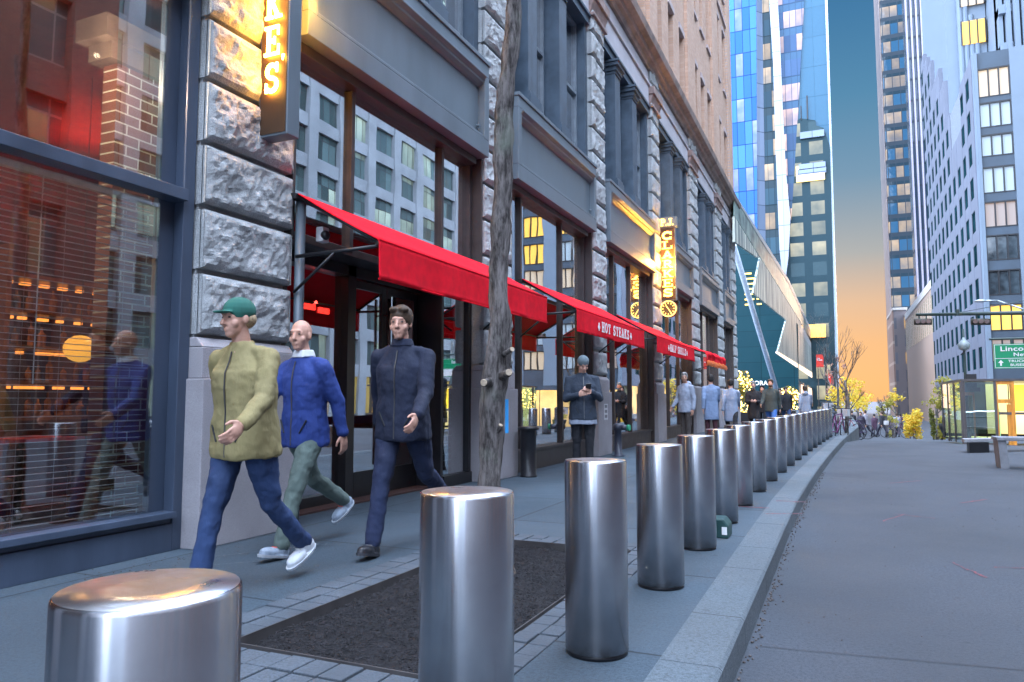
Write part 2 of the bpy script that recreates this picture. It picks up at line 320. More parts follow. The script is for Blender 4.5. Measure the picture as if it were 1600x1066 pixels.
# ground materials
def paving(name,col,jx,jy,ox=0,oy=0,jw=.012,stain=.25,bs=180,rough=.8,red=False):
    m,N,L,P=nmat(name); t=N.new('ShaderNodeTexCoord'); s=N.new('ShaderNodeSeparateXYZ'); L.new(t.outputs['Object'],s.inputs[0])
    n=noise(N,L,t.outputs['Object'],.9,6,.6); n2=noise(N,L,t.outputs['Object'],35,3,.7); n3=noise(N,L,t.outputs['Object'],300,2)
    c=mixc(N,L,mrange(N,L,n,.3,.7),tuple(x*(1-stain) for x in col),tuple(x*(1+stain) for x in col))
    c=mixc(N,L,mrange(N,L,n2,.42,.65,0,.45),c,tuple(x*.6 for x in col)); c=mixc(N,L,mrange(N,L,n3,.5,.62,0,.6),c,tuple(min(1,x*2.0) for x in col)); n4=noise(N,L,t.outputs['Object'],.35,3); c=mixc(N,L,mrange(N,L,n4,.42,.6,0,.5),c,tuple(x*.62 for x in col))
    n5=noise(N,L,t.outputs['Object'],60,4,.85); c=mixc(N,L,mrange(N,L,n5,.47,.62,0,.75),c,tuple(x*.45 for x in col))
    if jx and jy:
        cb=N.new('ShaderNodeCombineXYZ'); L.new(mth(N,L,'FLOOR',mth(N,L,'DIVIDE',mth(N,L,'SUBTRACT',s.outputs[0],ox),jx)),cb.inputs[0]); L.new(mth(N,L,'FLOOR',mth(N,L,'DIVIDE',mth(N,L,'SUBTRACT',s.outputs[1],oy),jy)),cb.inputs[1]); wn=N.new('ShaderNodeTexWhiteNoise'); wn.noise_dimensions='2D'; L.new(cb.outputs[0],wn.inputs['Vector']); c=mixc(N,L,mth(N,L,'MULTIPLY',wn.outputs[0],.4),c,tuple(x*1.5 for x in col))
    j=None
    def ln(out,off,p):
        a=mth(N,L,'FRACT',mth(N,L,'DIVIDE',mth(N,L,'SUBTRACT',out,off),p)); return mth(N,L,'LESS_THAN',a,jw/p)
    if jx: j=ln(s.outputs[0],ox,jx)
    if jy: k=ln(s.outputs[1],oy,jy); j=k if j is None else mth(N,L,'MAXIMUM',j,k)
    if j is not None:
        c=mixc(N,L,mth(N,L,'MULTIPLY',j,.9),c,tuple(x*.2 for x in col))
    # gum spots
    vo=N.new('ShaderNodeTexVoronoi'); vo.inputs['Scale'].default_value=2.3; L.new(t.outputs['Object'],vo.inputs['Vector']); sp=mth(N,L,'LESS_THAN',vo.outputs['Distance'],.045)
    c=mixc(N,L,mth(N,L,'MULTIPLY',sp,.5),c,tuple(x*.4 for x in col))
    L.new(c,P.inputs['Base Color']); L.new(mrange(N,L,n,.3,.7,rough-.15,rough+.1),P.inputs['Roughness'])
    b=N.new('ShaderNodeBump'); b.inputs['Strength'].default_value=.6; b.inputs['Distance'].default_value=.006
    h=mth(N,L,'ADD',noise(N,L,t.outputs['Object'],bs,4,.7),mth(N,L,'MULTIPLY',n2,1.5))
    if j is not None: h=mth(N,L,'SUBTRACT',h,mth(N,L,'MULTIPLY',j,3))
    L.new(h,b.inputs['Height']); L.new(b.outputs[0],P.inputs['Normal']); MC[name]=m; return m
PAVE=paving('concrete sidewalk',(.046,.068,.088),1.52,1.52,-1.28,.2,.018)
KERBM=paving('granite kerb',(.105,.128,.145),0,1.9,0,2.05,.01,.18,260)
ASPH=paving('asphalt',(.052,.060,.074),0,0,stain=.35,bs=240,rough=.85)
SETT=mat('granite sett',(.075,.092,.112),.8,var=.3,vs=3,bump=.6,bs=60,speck=.2,ss=90)
MULCH=mat('mulch soil',(.011,.010,.012),.95,var=.5,vs=14,bump=1,bs=70)
# ================================================================== the ground
def road_z(y): return -.15 if y<24 else (-.15-.04*(y-24) if y<60 else -1.59-.012*(y-60))
def ks(y): # kerb drifts to the right in the distance
    return 0 if y<8 else .24*((y-8)/8.6)**1.4
g=MB(); ys=[-40,-10,0,4,8,12,16,20,24,28,34,40,50,60,80,120,200,500,1500]
xs=[-1500,-200,-40,-10,-3,-.3,6,14,40,200,1500]
for y in ys:
    for x in xs: g.v.append(Vector((x,y,road_z(min(y,120)))))
nx=len(xs)
for j in range(len(ys)-1):
    for i in range(nx-1): g.f.append((j*nx+i,j*nx+i+1,(j+1)*nx+i+1,(j+1)*nx+i))
g.build('road',ASPH,kind='structure')
PITX0,PITX1,PITY0,PITY1=-2.56,-1.45,2.62,5.36
sw=MB()
yy=[-12,PITY0-.34,PITY0,PITY1,PITY1+.3]+[8,10,12,14,16,18,20,22,24,28,34,44,60,90]
def kin(y): return -.74+ks(min(y,34))
for a,b in zip(yy[:-1],yy[1:]):
    if a>=PITY0-.35 and b<=PITY1+.31:
        sw.add([(-60,a,0),(PITX0-.30,a,0),(PITX0-.30,b,0),(-60,b,0)],[(0,1,2,3)])
        sw.add([(PITX1+.22,a,0),(kin(a),a,0),(kin(b),b,0),(PITX1+.22,b,0)],[(0,1,2,3)])
    else: sw.add([(-60,a,0),(kin(a),a,0),(kin(b),b,0),(-60,b,0)],[(0,1,2,3)])
sw.build('sidewalk',PAVE,kind='structure')
kb=MB(); y=-12
while y<60:
    y2=y+1.9; a=kin(y); b=kin(y2-.006); zr=road_z(y2)-.05; e=.015
    P=[(a,y,-.3+min(0,zr)),(a,y,.004),(a+.26-e,y,.004),(a+.26,y,.004-e),(a+.275,y,-.3+min(0,zr))]
    Q=[(b,y2-.006,-.3+min(0,zr)),(b,y2-.006,.004),(b+.26-e,y2-.006,.004),(b+.26,y2-.006,.004-e),(b+.275,y2-.006,-.3+min(0,zr))]
    kb.add(P+Q,[(4,3,2,1,0),(5,6,7,8,9)]+[(i,i+1,i+6,i+5) for i in range(4)]); y=y2
kb.build('kerb',KERBM,kind='structure')
# asphalt patch seams on the road as tar lines
ts=MB(); p=PZ(1225,946,-.15)
ts.add([(-.44,4.02,-.146),(3.5,4.55,-.146),(3.5,4.556,-.146),(-.44,4.026,-.146)],[(0,1,2,3)])
ts.build('road_seam',mat('tar seam',(.03,.032,.038),.7),kind='structure')
# utility spray marks and scuffs on the ground
def marks(name,m,items,z):
    k=MB(); rg=random.Random(5)
    for (x,y,l,a,w_) in items:
        p=Vector((x,y,z)); d=Vector((math.cos(a),math.sin(a),0)); n_=Vector((-d.y,d.x,0)); L_=[];R_=[]
        for i in range(9): q=p+d*l*(i/8)+n_*rg.uniform(-.01,.01); h_=w_*rg.uniform(.4,1); L_.append(q+n_*h_); R_.append(q-n_*h_)
        k.add(L_+R_,[(9+i,9+i+1,i+1,i) for i in range(8)])
    return k.build(name,m,kind='structure')
def faded(name,c,under):
    m,N,L,P=nmat(name); L.new(mixc(N,L,mrange(N,L,noise(N,L,objvec(N),60,4,.7),.42,.6),under,c),P.inputs['Base Color']); P.inputs['Roughness'].default_value=.85; return m
PKM=faded('faded pink marking',(.30,.045,.05),(.052,.065,.085)); WHM=faded('worn white scuff',(.26,.28,.30),(.052,.065,.085))
marks('road_marking',PKM,[(.9,6.2,.5,1.9,.012),(1.0,6.6,.3,.3,.01),(.35,8.6,.7,1.2,.012),(.5,9.2,.4,-.4,.012),(1.3,10.5,.6,1.0,.02),(.6,12.5,.8,.9,.02),(1.25,5.0,.28,2.2,.008),(1.4,7.7,.6,.2,.015)],-.1462)
marks('sidewalk_marking',PKM,[(-.7,7.6,.35,.4,.02),(-1.1,8.0,.4,.0,.02),(-.68,8.6,.3,.1,.03),(-1.2,7.0,.3,.5,.015)],.0045)
marks('sidewalk_scratch',faded('chalk scratch',(.24,.27,.30),(.05,.07,.09)),[(-3.4,7.9,1.1,.55,.006),(-4.1,3.9,.9,1.0,.008),(-3.9,3.7,.6,.9,.005)],.0042)
# tree pit: mulch bed and setts
rng=random.Random(3)
mb=MB(); n=60; 
for j in range(n+1):
    for i in range(n//2+1):
        x=PITX0+(PITX1-PITX0)*i/(n//2); yv=PITY0+(PITY1-PITY0)*j/n
        mb.v.append(Vector((x,yv,-.045+.03*mnoise.fractal(Vector((x*3,yv*3,0)),1,2,4)+.012*mnoise.noise(Vector((x*25,yv*25,1))))))
k=n//2+1
for j in range(n):
    for i in range(n//2): mb.f.append((j*k+i,j*k+i+1,(j+1)*k+i+1,(j+1)*k+i))
mb.build('mulch_bed',MULCH,kind='stuff',smooth=True)
ch=MB()
for i in range(14000):
    x=rng.uniform(PITX0+.01,PITX1-.01); yv=rng.uniform(PITY0+.01,PITY1-.01); l=rng.uniform(.002,.009); a=rng.uniform(0,PI); c=Vector((x,yv,-.035+.03*mnoise.fractal(Vector((x*3,yv*3,0)),1,2,4)+rng.uniform(0,.012)))
    ax=Vector((math.cos(a),math.sin(a),rng.uniform(-.5,.5))).normalized(); ay=ax.orthogonal().normalized(); az=ax.cross(ay); ch.obox(c,ax,ay,az,l,l*.3,.0015)
o=ch.build('mulch_chips',mat('mulch chips',(.012,.011,.012),.9,var=.6,vs=40,col2=(.035,.032,.036)),kind='stuff'); tag(o,'loose dark bark mulch filling the tree pit','mulch')
st=MB()
def setts(x0,x1,y0,y1,nx_,ny_):
    for i in range(nx_):
        for j in range(ny_):
            w=(x1-x0)/nx_; h=(y1-y0)/ny_; e=.005; dz=rng.uniform(-.004,.003)
            offx=rng.uniform(-.003,.003)
            st.box(x0+i*w+e+offx,x0+(i+1)*w-e+offx,y0+j*h+e,y0+(j+1)*h-e,-.05,.004+dz)
setts(PITX0-.30,PITX0-.015,PITY0-.34,PITY1+.3,2,23); setts(PITX1+.015,PITX1+.22,PITY0-.34,PITY1+.3,2,23)
setts(PITX0-.01,PITX1+.01,PITY0-.34,PITY0-.015,9,2); setts(PITX0-.01,PITX1+.01,PITY1+.015,PITY1+.3,9,2)
st.build('paving_setts',SETT,kind='structure',bevel=.004)
jb=MB(); 
for a in ((PITX0-.31,PITX0-.008,PITY0-.35,PITY1+.31),(PITX1+.008,PITX1+.23,PITY0-.35,PITY1+.31),(PITX0-.01,PITX1+.01,PITY0-.35,PITY0-.008),(PITX0-.01,PITX1+.01,PITY1+.008,PITY1+.31)): jb.box(*a,-.08,-.008)
jb.build('setts_bedding',mat('joint sand',(.06,.06,.065),.95),kind='structure')
# steel edging round the pit
eg=MB(); eg.box(PITX0-.008,PITX0,PITY0,PITY1,-.1,.01); eg.box(PITX1,PITX1+.008,PITY0,PITY1,-.1,.01); eg.box(PITX0,PITX1,PITY0-.008,PITY0,-.1,.01); eg.box(PITX0,PITX1,PITY1,PITY1+.008,-.1,.01)
eg.build('pit_edging',mat('rusty steel edge',(.05,.045,.045),.7,var=.3),kind='structure')
# gravel and leaves in the gutter
gr=MB()
for i in range(420):
    y=rng.uniform(2.2,14)**1; x=kin(y)+.275+abs(rng.gauss(0,.03)); r=rng.uniform(.003,.010); gr.ell((x,y,-.148+r*.4),(r,r*rng.uniform(.6,1.3),r*.7),n=5,m=4)
for i in range(260):
    x=rng.uniform(-.3,3.5); y=rng.uniform(2.5,14); r=rng.uniform(.002,.006); gr.ell((x,y,-.148),(r,r,r*.7),n=5,m=4)
for i in range(60): 
    x=rng.uniform(-4.2,-3.9)-.35*rng.random(); y=rng.uniform(3.0,4.4); r=rng.uniform(.003,.006); gr.ell((x,y,.002),(r,r,r*.6),n=5,m=4)
o=gr.build('gutter_gravel',mat('gravel',(.09,.075,.07),.9,var=.5,vs=60),kind='stuff'); tag(o,'scattered grit and small stones along the gutter','gravel')
# ================================================================== the stone building
BL=thing('stone_building','rusticated grey stone loft building with tan brick upper storeys along the sidewalk','building',(-4.4,4.6,0))
pils=[(-5.7,-4.75),(-.85,.1),(4.10,5.12),(8.97,9.93),(13.9,14.80),(19.08,20.02),(24.62,26.05),(30.25,31.85),(34.95,36.2)]
def rockpil(y0,y1,fine):
    mb=MB(); z=1.58; h=.505; i=0; first=True
    while z<9.9:
        if 5.72<z+.01<5.9: pass
        zz=z+.022; z1=z+h-.022
        ny=int((y1-y0)/fine); nz=int((z1-zz)/fine); base=len(mb.v)
        for a in range(nz+1):
            for b in range(ny+1):
                y=y0+.015+(y1-y0-.03)*b/ny; q=zz+(z1-zz)*a/nz
                de=min(b,ny-b)/ny*(y1-y0); dz=min(a,nz-a)/nz*(z1-zz); ed=min(1,min(de,dz)/.055)
                vv=Vector((y*1.0,q*1.0,i*3.1+y0))
                f=mnoise.fractal(vv*3.2,.9,2.1,5); cell=mnoise.cell(vv*4.5) if False else 0
                vd=mnoise.voronoi(vv*6)[0]; ridge=abs(mnoise.noise(vv*7))
                d=.018+.055*ed**.55*(0.62+.55*f+.35*(vd[1]-vd[0])-.35*ridge)+ .012*(mnoise.noise(vv*22))*ed
                if dz<.03 and a<nz/2: d-=.01
                mb.v.append(Vector((-4.45+max(.0,d),y,q)))
        for a in range(nz):
            for b in range(ny): k=base+a*(ny+1)+b; mb.f.append((k,k+1,k+ny+2,k+ny+1))
        # block returns
        k0=len(mb.v); mb.box(-4.9,-4.452,y0+.015,y1-.015,zz,z1)
        # edges from the face to the box
        for (ya,yb) in ((y0+.015,y0+.015),(y1-.015,y1-.015)): mb.add([(-4.46,ya,zz),(-4.42,ya,zz+.01),(-4.42,ya,z1-.01),(-4.46,ya,z1)],[(0,1,2,3),])
        mb.add([(-4.46,y0+.015,zz),(-4.46,y1-.015,zz),(-4.43,y1-.02,zz),(-4.43,y0+.02,zz)],[(0,1,2,3)])
        z+=h; i+=1
    # backing in the joints
    mb.box(-4.9,-4.50,y0+.03,y1-.03,1.5,9.95)
    return mb
for i,(a,b) in enumerate(pils):
    f=.02 if i==2 else (.028 if i==3 else .05)
    o=rockpil(a,b,f).build('pilaster',STONE,BL,smooth=False)
    for p in o.data.polygons: p.use_smooth=False
    pb=MB(); pb.box(-4.9,-4.335,a-.02,b+.02,0,1.26); pb.box(-4.9,-4.375,a,b,1.262,1.50)
    pb.ext([(-4.9,a,1.502),(-4.375,a,1.502),(-4.44,a,1.575),(-4.9,a,1.575)],(0,b-a,0))
    pb.build('pilaster_base',STONE2,BL,bevel=.008)
bays=[(pils[i][1],pils[i+1][0]) for i in range(len(pils)-1)]
# fascia boxes over each shop window
def fascia(y0,y1,z0=4.43,z1=5.72,xf=-4.33,m=STEEL):
    mb=MB(); y0+=.03;y1-=.03
    mb.box(-4.85,xf,y0,y1,z0,z0+.23)            # lower band
    mb.box(-4.85,xf,y0,y1,z1-.17,z1)            # upper band
    mb.box(-4.85,xf,y0,y0+.13,z0+.232,z1-.172); mb.box(-4.85,xf,y1-.13,y1,z0+.232,z1-.172)
    mb.box(-4.85,xf-.10,y0+.132,y1-.132,z0+.232,z1-.172)   # sunk field
    mb.ext([(xf-.098,y0+.134,z0+.234),(xf-.004,y0+.134,z0+.234),(xf-.004,y0+.134,z0+.27),(xf-.05,y0+.134,z0+.30),(xf-.098,y0+.134,z0+.31)],(0,y1-y0-.268,0))
    mb.ext([(xf-.098,y0+.134,z1-.174),(xf+.03,y0+.134,z1-.174),(xf+.03,y0+.134,z1-.20),(xf-.02,y0+.134,z1-.24),(xf-.02,y0+.134,z1-.27),(xf-.06,y0+.134,z1-.31),(xf-.098,y0+.134,z1-.33)],(0,y1-y0-.268,0))
    mb.box(-4.85,xf+.02,y0-.015,y1+.015,z1+.002,z1+.06)
    for yv in (y0+.16,y1-.2): mb.cyl((xf-.09,yv,z0+.40),(xf-.05,yv,z0+.40),.022,n=10)
    return mb.build('fascia',m,BL,bevel=.006)
for i,(a,b) in enumerate(bays):
    if i==0 or i==7: fascia(a,b)
    elif i==1: fascia(a,b,4.43,5.72)
    else: fascia(a,b)
# shop window frames + glass.  bay index -> mullions
def shopframe(y0,y1,mull,z0=.0,z1=4.43,x=-4.64,zrail=None,m=BROWNM,sill=.32,door=None):
    fr=MB()
    fr.box(x-.10,x+.20,y0+.002,y0+.04,z0,z1); fr.box(x-.10,x+.20,y1-.04,y1-.002,z0,z1)
    fr.box(x-.05,x+.06,y0+.042,y0+.12,z0,z1); fr.box(x-.05,x+.06,y1-.12,y1-.042,z0,z1)
    fr.box(x-.05,x+.16,y0+.122,y1-.122,z1-.10,z1-.002)
    for yv in mull: fr.box(x-.05,x+.07,yv-.03,yv+.03,sill,z1-.102)
    if zrail: fr.box(x-.04,x+.065,y0+.122,y1-.122,zrail-.04,zrail+.04)
    return fr
INT=MB() # interior shell: floor, back wall, ceiling, party walls
INT.box(-10.2,-10,-5,36,0,4.6); INT.box(-10,-4.72,-5,36,4.45,4.6); INT.box(-10,-4.72,-5,36,.002,.02)
for y in (-5,9.4,14.3,36): INT.box(-10,-4.93,y-.06,y+.06,.022,4.448)
INT.build('interior_wall',DARKW,BL)
WB=MB(); WB.box(-9,-8,-5,4.5,4.40,4.44)
# --- bay 1: near window with blinds (Y .1 .. 4.1)
def part(mb,name,m,par=BL,**k): return mb.build(name,m,par,**k)
f=MB(); X=-4.56
f.box(X-.05,X+.05,4.0,4.10,.0,4.43)            # jamb
f.box(X-.10,X-.052,3.86,4.02,.0,4.43)
f.box(X-.06,X+.10,.1,3.998,2.60,2.69)             # transom rail
f.box(X-.12,X+.09,.1,3.998,.24,.285)             # sill nosing
f.box(X-.12,X+.035,.1,3.998,.20,.238)
f.box(X-.12,X+.05,.1,3.998,.0,.198)
f.box(X-.05,X+.05,.1,.2,.29,4.43)
f.box(X-.05,X+.05,.2,3.998,4.36,4.43)
w1=part(f,'window_frame',mat('blue grey steel frame',(.055,.075,.115),.4,var=.2,vs=3,bump=.1,bs=90,stretch=(1,1,.2)),bevel=.004)
part(MB().box(X-.045,X-.035,.2,3.86,.286,2.6),'window_pane',glass('blind window glass',.10,(.85,.88,.88)))
part(MB().box(X-.045,X-.035,.2,3.86,2.69,4.36),'window_pane',glass('upper shop glass',.12,(.85,.88,.85)))
# --- bay 2 : doors and window under the first awning (Y 5.12 .. 8.97)
DX=-4.98
f=shopframe(5.12,8.97,[6.18,8.08],z0=2.58,zrail=2.62,sill=2.62); f.box(-5.05,-4.60,5.13,8.96,2.582,2.60)
part(f,'window_frame',BROWNM,bevel=.004)
f=MB()
f.box(DX-.04,DX+.06,5.3,5.42,.0,2.58); f.box(DX-.04,DX+.10,6.56,6.70,.0,2.58); f.box(DX-.04,-4.60,8.13,8.19,0,2.58); f.box(DX-.04,DX+.10,5.42,8.129,2.46,2.578)
f.box(-4.70,-4.58,8.192,8.96,.0,.14); f.box(-4.70,-4.60,8.192,8.96,2.44,2.58); f.box(-4.70,-4.60,8.88,8.96,.142,2.438); f.box(DX-.04,DX+.07,5.422,6.558,.0,.12); f.box(DX-.04,-4.62,5.125,5.29,.0,2.57)
part(f,'door_frame',BLACK,bevel=.004)
part(MB().box(-4.63,-4.622,5.2,8.86,2.66,4.33),'window_pane',GLASS)
part(MB().box(DX,DX+.008,5.42,6.56,.12,2.46),'window_pane',GLASS)
part(MB().box(-4.65,-4.642,8.19,8.88,.14,2.44),'window_pane',GLASS)
DR=[]
for k,(a,b) in enumerate(((6.71,7.405),(7.42,8.115))):
    d=MB(); d.box(DX-.02,DX+.03,a,a+.09,.02,2.45); d.box(DX-.02,DX+.03,b-.09,b,.02,2.45); d.box(DX-.02,DX+.03,a+.09,b-.09,.02,.30); d.box(DX-.02,DX+.03,a+.09,b-.09,2.36,2.45)
    dd=part(d,'door',BLACK,bevel=.003)
    MB().box(DX,DX+.008,a+.09,b-.09,.30,2.36).build('door_glass',GLASS,dd)
    yy_=b-.05 if k==0 else a+.05
    h=MB(); h.cyl((DX+.10,yy_,.34),(DX+.10,yy_,2.30),.018,n=12); h.cyl((DX+.03,yy_,.5),(DX+.10,yy_,.5),.01); h.cyl((DX+.03,yy_,2.1),(DX+.10,yy_,2.1),.01)
    h.build('door_handle',mat('bronze pull bar',(.20,.14,.12),.3,metal=.9),dd,smooth='auto')
# --- bay 3, 4 shop windows down to a low plinth
for (a,b,ms) in ((9.93,13.9,[10.62,12.5]),(14.80,19.08,[15.85,17.3]),(20.02,24.62,[21.6,23.1]),(26.05,30.25,[27.5,28.9]),(31.85,34.95,[33.4])):
    f=shopframe(a,b,ms,sill=.30,m=BROWNM); f.box(-4.75,-4.50,a+.122,b-.122,0,.298); f.box(-4.75,-4.47,a+.122,b-.122,.30,.34)
    part(f,'window_frame',BROWNM if a<14 else mat('dark warm frame',(.06,.045,.04),.45),bevel=.004)
    part(MB().box(-4.63,-4.622,a+.12,b-.12,.34,4.33),'window_pane',GLASS)
for a,b in (bays[0],):
    f=shopframe(a,b,[-3.2,-2],sill=.3); part(f,'window_frame',BROWNM); part(MB().box(-4.63,-4.622,a+.12,b-.12,.04,4.33),'window_pane',GLASS)
# --- second storey: sill course, sashes, fluted mullion pilasters
SILLZ=5.79; TOPZ=8.75
fl=MB()
def fluted(yc,w,z0=SILLZ+.02,z1=TOPZ-.05):
    mb=MB(); x=-4.40
    mb.box(-4.75,x+.06,yc-w/2-.05,yc+w/2+.05,z0,z0+.14); mb.box(-4.75,x+.04,yc-w/2-.025,yc+w/2+.025,z0+.142,z0+.20)
    # fluted shaft
    nfl=7; pts=[]
    for i in range(nfl*6+1):
        t=i/(nfl*6); y=yc-w/2+w*t; ph=(t*nfl)%1; d=0 if (ph<.18 or ph>.82) else .024*math.sin((ph-.18)/.64*PI); pts.append((x-d,y))
    poly=[(-4.75,yc-w/2)]+pts+[(-4.75,yc+w/2)]
    mb.ext([(p[0],p[1],z0+.202) for p in poly],(0,0,z1-z0-.50))
    mb.box(-4.75,x+.02,yc-w/2-.01,yc+w/2+.01,z1-.29,z1-.23); mb.box(-4.75,x+.05,yc-w/2-.04,yc+w/2+.04,z1-.228,z1-.13)
    mb.box(-4.75,x+.10,yc-w/2-.09,yc+w/2+.09,z1-.128,z1-.05); mb.box(-4.75,x+.13,yc-w/2-.12,yc+w/2+.12,z1-.048,z1)
    return mb
def sash(mbf,y0,y1,z0,z1,x,rail=True):
    t=.05
    mbf.box(x-.05,x+.03,y0,y0+t,z0,z1); mbf.box(x-.05,x+.03,y1-t,y1,z0,z1); mbf.box(x-.05,x+.03,y0+t,y1-t,z0,z0+t+.02); mbf.box(x-.05,x+.03,y0+t,y1-t,z1-t,z1)
    if rail: zm=z0+(z1-z0)*.5; mbf.box(x-.05,x+.035,y0+t,y1-t,zm-.03,zm+.03)
SASH=mat('sash paint',(.16,.19,.22),.5); 
SASHR=mat('oxblood sash paint',(.16,.05,.05),.5)
BLIND=mat('pale roller blind',(.45,.47,.5),.8)
for i,(a,b) in enumerate(bays):
    wd=(b-a); ff=wd*.2
    c1=a+wd*.34; c2=a+wd*.66 ; pw=min(.42,wd*.095)
    if i==3: c1,c2=10.98-.28,12.15
    if i==2: c1,c2=6.3,7.55
    if i==4: c1,c2=15.75,17.25
    for c in (c1,c2): fluted(c,pw).build('fluted_pilaster',IRON,BL)
    edges=[(a+.14,c1-pw/2-.02),(c1+pw/2+.02,c2-pw/2-.02),(c2+pw/2+.02,b-.14)]
    for (p,q) in edges:
        m_=MB(); sash(m_,p,q,SILLZ,TOPZ,-4.72); wdw=m_.build('window',SASH,BL); MB().box(-4.75,-4.742,p+.04,q-.04,SILLZ+.02,TOPZ-.02).build('pane',GLASS2,wdw)
        if random.random()<.6: MB().box(-4.82,-4.80,p+.04,q-.04,TOPZ-random.uniform(.8,1.9),TOPZ-.05).build('blind',BLIND,wdw)
    # iron jambs and lintel
    m_=MB(); m_.box(-4.80,-4.52,a,a+.14,SILLZ,TOPZ); m_.box(-4.80,-4.52,b-.14,b,SILLZ,TOPZ); m_.box(-4.80,-4.46,a,b,TOPZ+.002,TOPZ+.16); m_.box(-4.80,-4.42,a+.0,b,TOPZ+.162,TOPZ+.22)
    m_.build('window_frame',IRON,BL)
# window rooms dark backing
MB().box(-5.6,-5.5,-5,36,5.7,10).build('interior_wall',mat('dim room',(.10,.09,.09),.9),BL)
# lintel zone and frieze
m_=MB(); m_.box(-4.9,-4.47,-5.7,36.2,TOPZ+.222,9.94)
for a,b in bays: m_.box(-4.6,-4.455,a+.02,b-.02,TOPZ+.26,9.5)
m_.box(-4.9,-4.41,-5.7,36.24,9.52,9.60); 
m_.build('frieze',LIME,BL,bevel=.008)
for i,(a,b) in enumerate(pils): 
    rf=MB()
    rf.box(-4.6,-4.30,a-.06,b+.06,9.3,9.50); rf.box(-4.6,-4.34,a-.02,b+.02,8.95,9.02)
    rf.ext([(-4.6,a-.04,8.3),(-4.42,a-.04,9.06),(-4.34,a-.04,9.28),(-4.6,a-.04,9.28)],(0,b-a+.08,0))
    rf.build('pilaster_capital',mat('brown weathered stone',(.28,.20,.18),.85,var=.3,vs=4,bump=.6,bs=30),BL,bevel=.01)
cn=MB(); prof=[(-4.9,9.96),(-4.40,9.96),(-4.36,10.06),(-4.28,10.10),(-4.26,10.22),(-4.12,10.27),(-4.08,10.44),(-4.12,10.47),(-4.9,10.50)]
cn.ext([(x,-5.7,z) for x,z in prof],(0,41.98,0)); cn.build('cornice',mat('brown weathered cornice',(.25,.20,.18),.85,var=.3,vs=2,bump=.5,bs=30),BL)
# upper brick storeys with windows (openings cut between piers)
rows=[(10.9,13.35),(15.35,18.15),(19.9,22.4),(24.1,26.6)]
wins=[]
for (a,b) in bays:
    w_=b-a; n_=3 if w_>3.3 else 2; ww=.74
    ga=a-.25; gb=b+.25
    for k in range(n_): c=ga+(gb-ga)*(k+.5)/n_; wins.append((c-ww/2,c+ww/2))
wins.sort()
bw=MB(); zprev=10.52
for (z0,z1) in rows:
    bw.box(-4.95,-4.5,-5.7,36.2,zprev,z0-.12)
    yp=-5.7
    for (p,q) in wins: bw.box(-4.95,-4.5,yp,p,z0-.12,z1+.2); yp=q
    bw.box(-4.95,-4.5,yp,36.2,z0-.12,z1+.2)
    zprev=z1+.2
bw.box(-4.95,-4.5,-5.7,36.2,zprev,28)
# brick piers proud of the wall
for (a,b) in pils: bw.box(-4.499,-4.40,a,b,10.522,27.9)
bw.build('brick_wall',TANB,BL)
# side and rear walls
MB().box(-16,-4.96,35.9,36.19,9.97,27.99).build('end_wall',TANB,BL); MB().box(-16,-4.93,35.9,36.18,0,9.96).build('end_wall',LIME,BL)
MB().box(-16,-4.96,-5.7,-5.4,0,27.99).build('end_wall',TANB,BL); MB().box(-16,-15.7,-5.4,35.9,0,27.99).build('end_wall',TANB,BL)
MB().box(-15.7,-5.0,-5.4,35.88,27.5,27.9).build('roof',mat('roof felt',(.1,.1,.1),.9),BL)
MB().box(-5.6,-5.5,-5.3,35.8,10.2,27.4).build('interior_wall',MC['dim room'],BL)
lim=MB()
for (z0,z1) in rows:
    for (p,q) in wins: 
        lim.box(-4.6,-4.43,p-.08,q+.08,z0-.13,z0)
        lim.box(-4.6,-4.455,p-.06,q+.06,z1,z1+.2)
    lim.box(-4.6,-4.42,-5.7,36.21,z1+.60,z1+.72) if z0>14 else None
lim.build('window_sill',mat('pink grey limestone',(.42,.34,.33),.8),BL,bevel=.006)
cnt=0
vis=[(w_,r) for r in rows for w_ in wins if w_[0]>15]
for (p,q),(z0,z1) in vis[:66]:
    m_=MB(); sash(m_,p,q,z0,z1,-4.80); m_.box(-4.93,-4.84,p,p+.03,z0,z1)
    wdw=m_.build('window',SASHR,BL); MB().box(-4.83,-4.822,p+.04,q-.04,z0+.02,z1-.02).build('pane',glass('high sash glass',.5,(.2,.2,.2)),wdw)
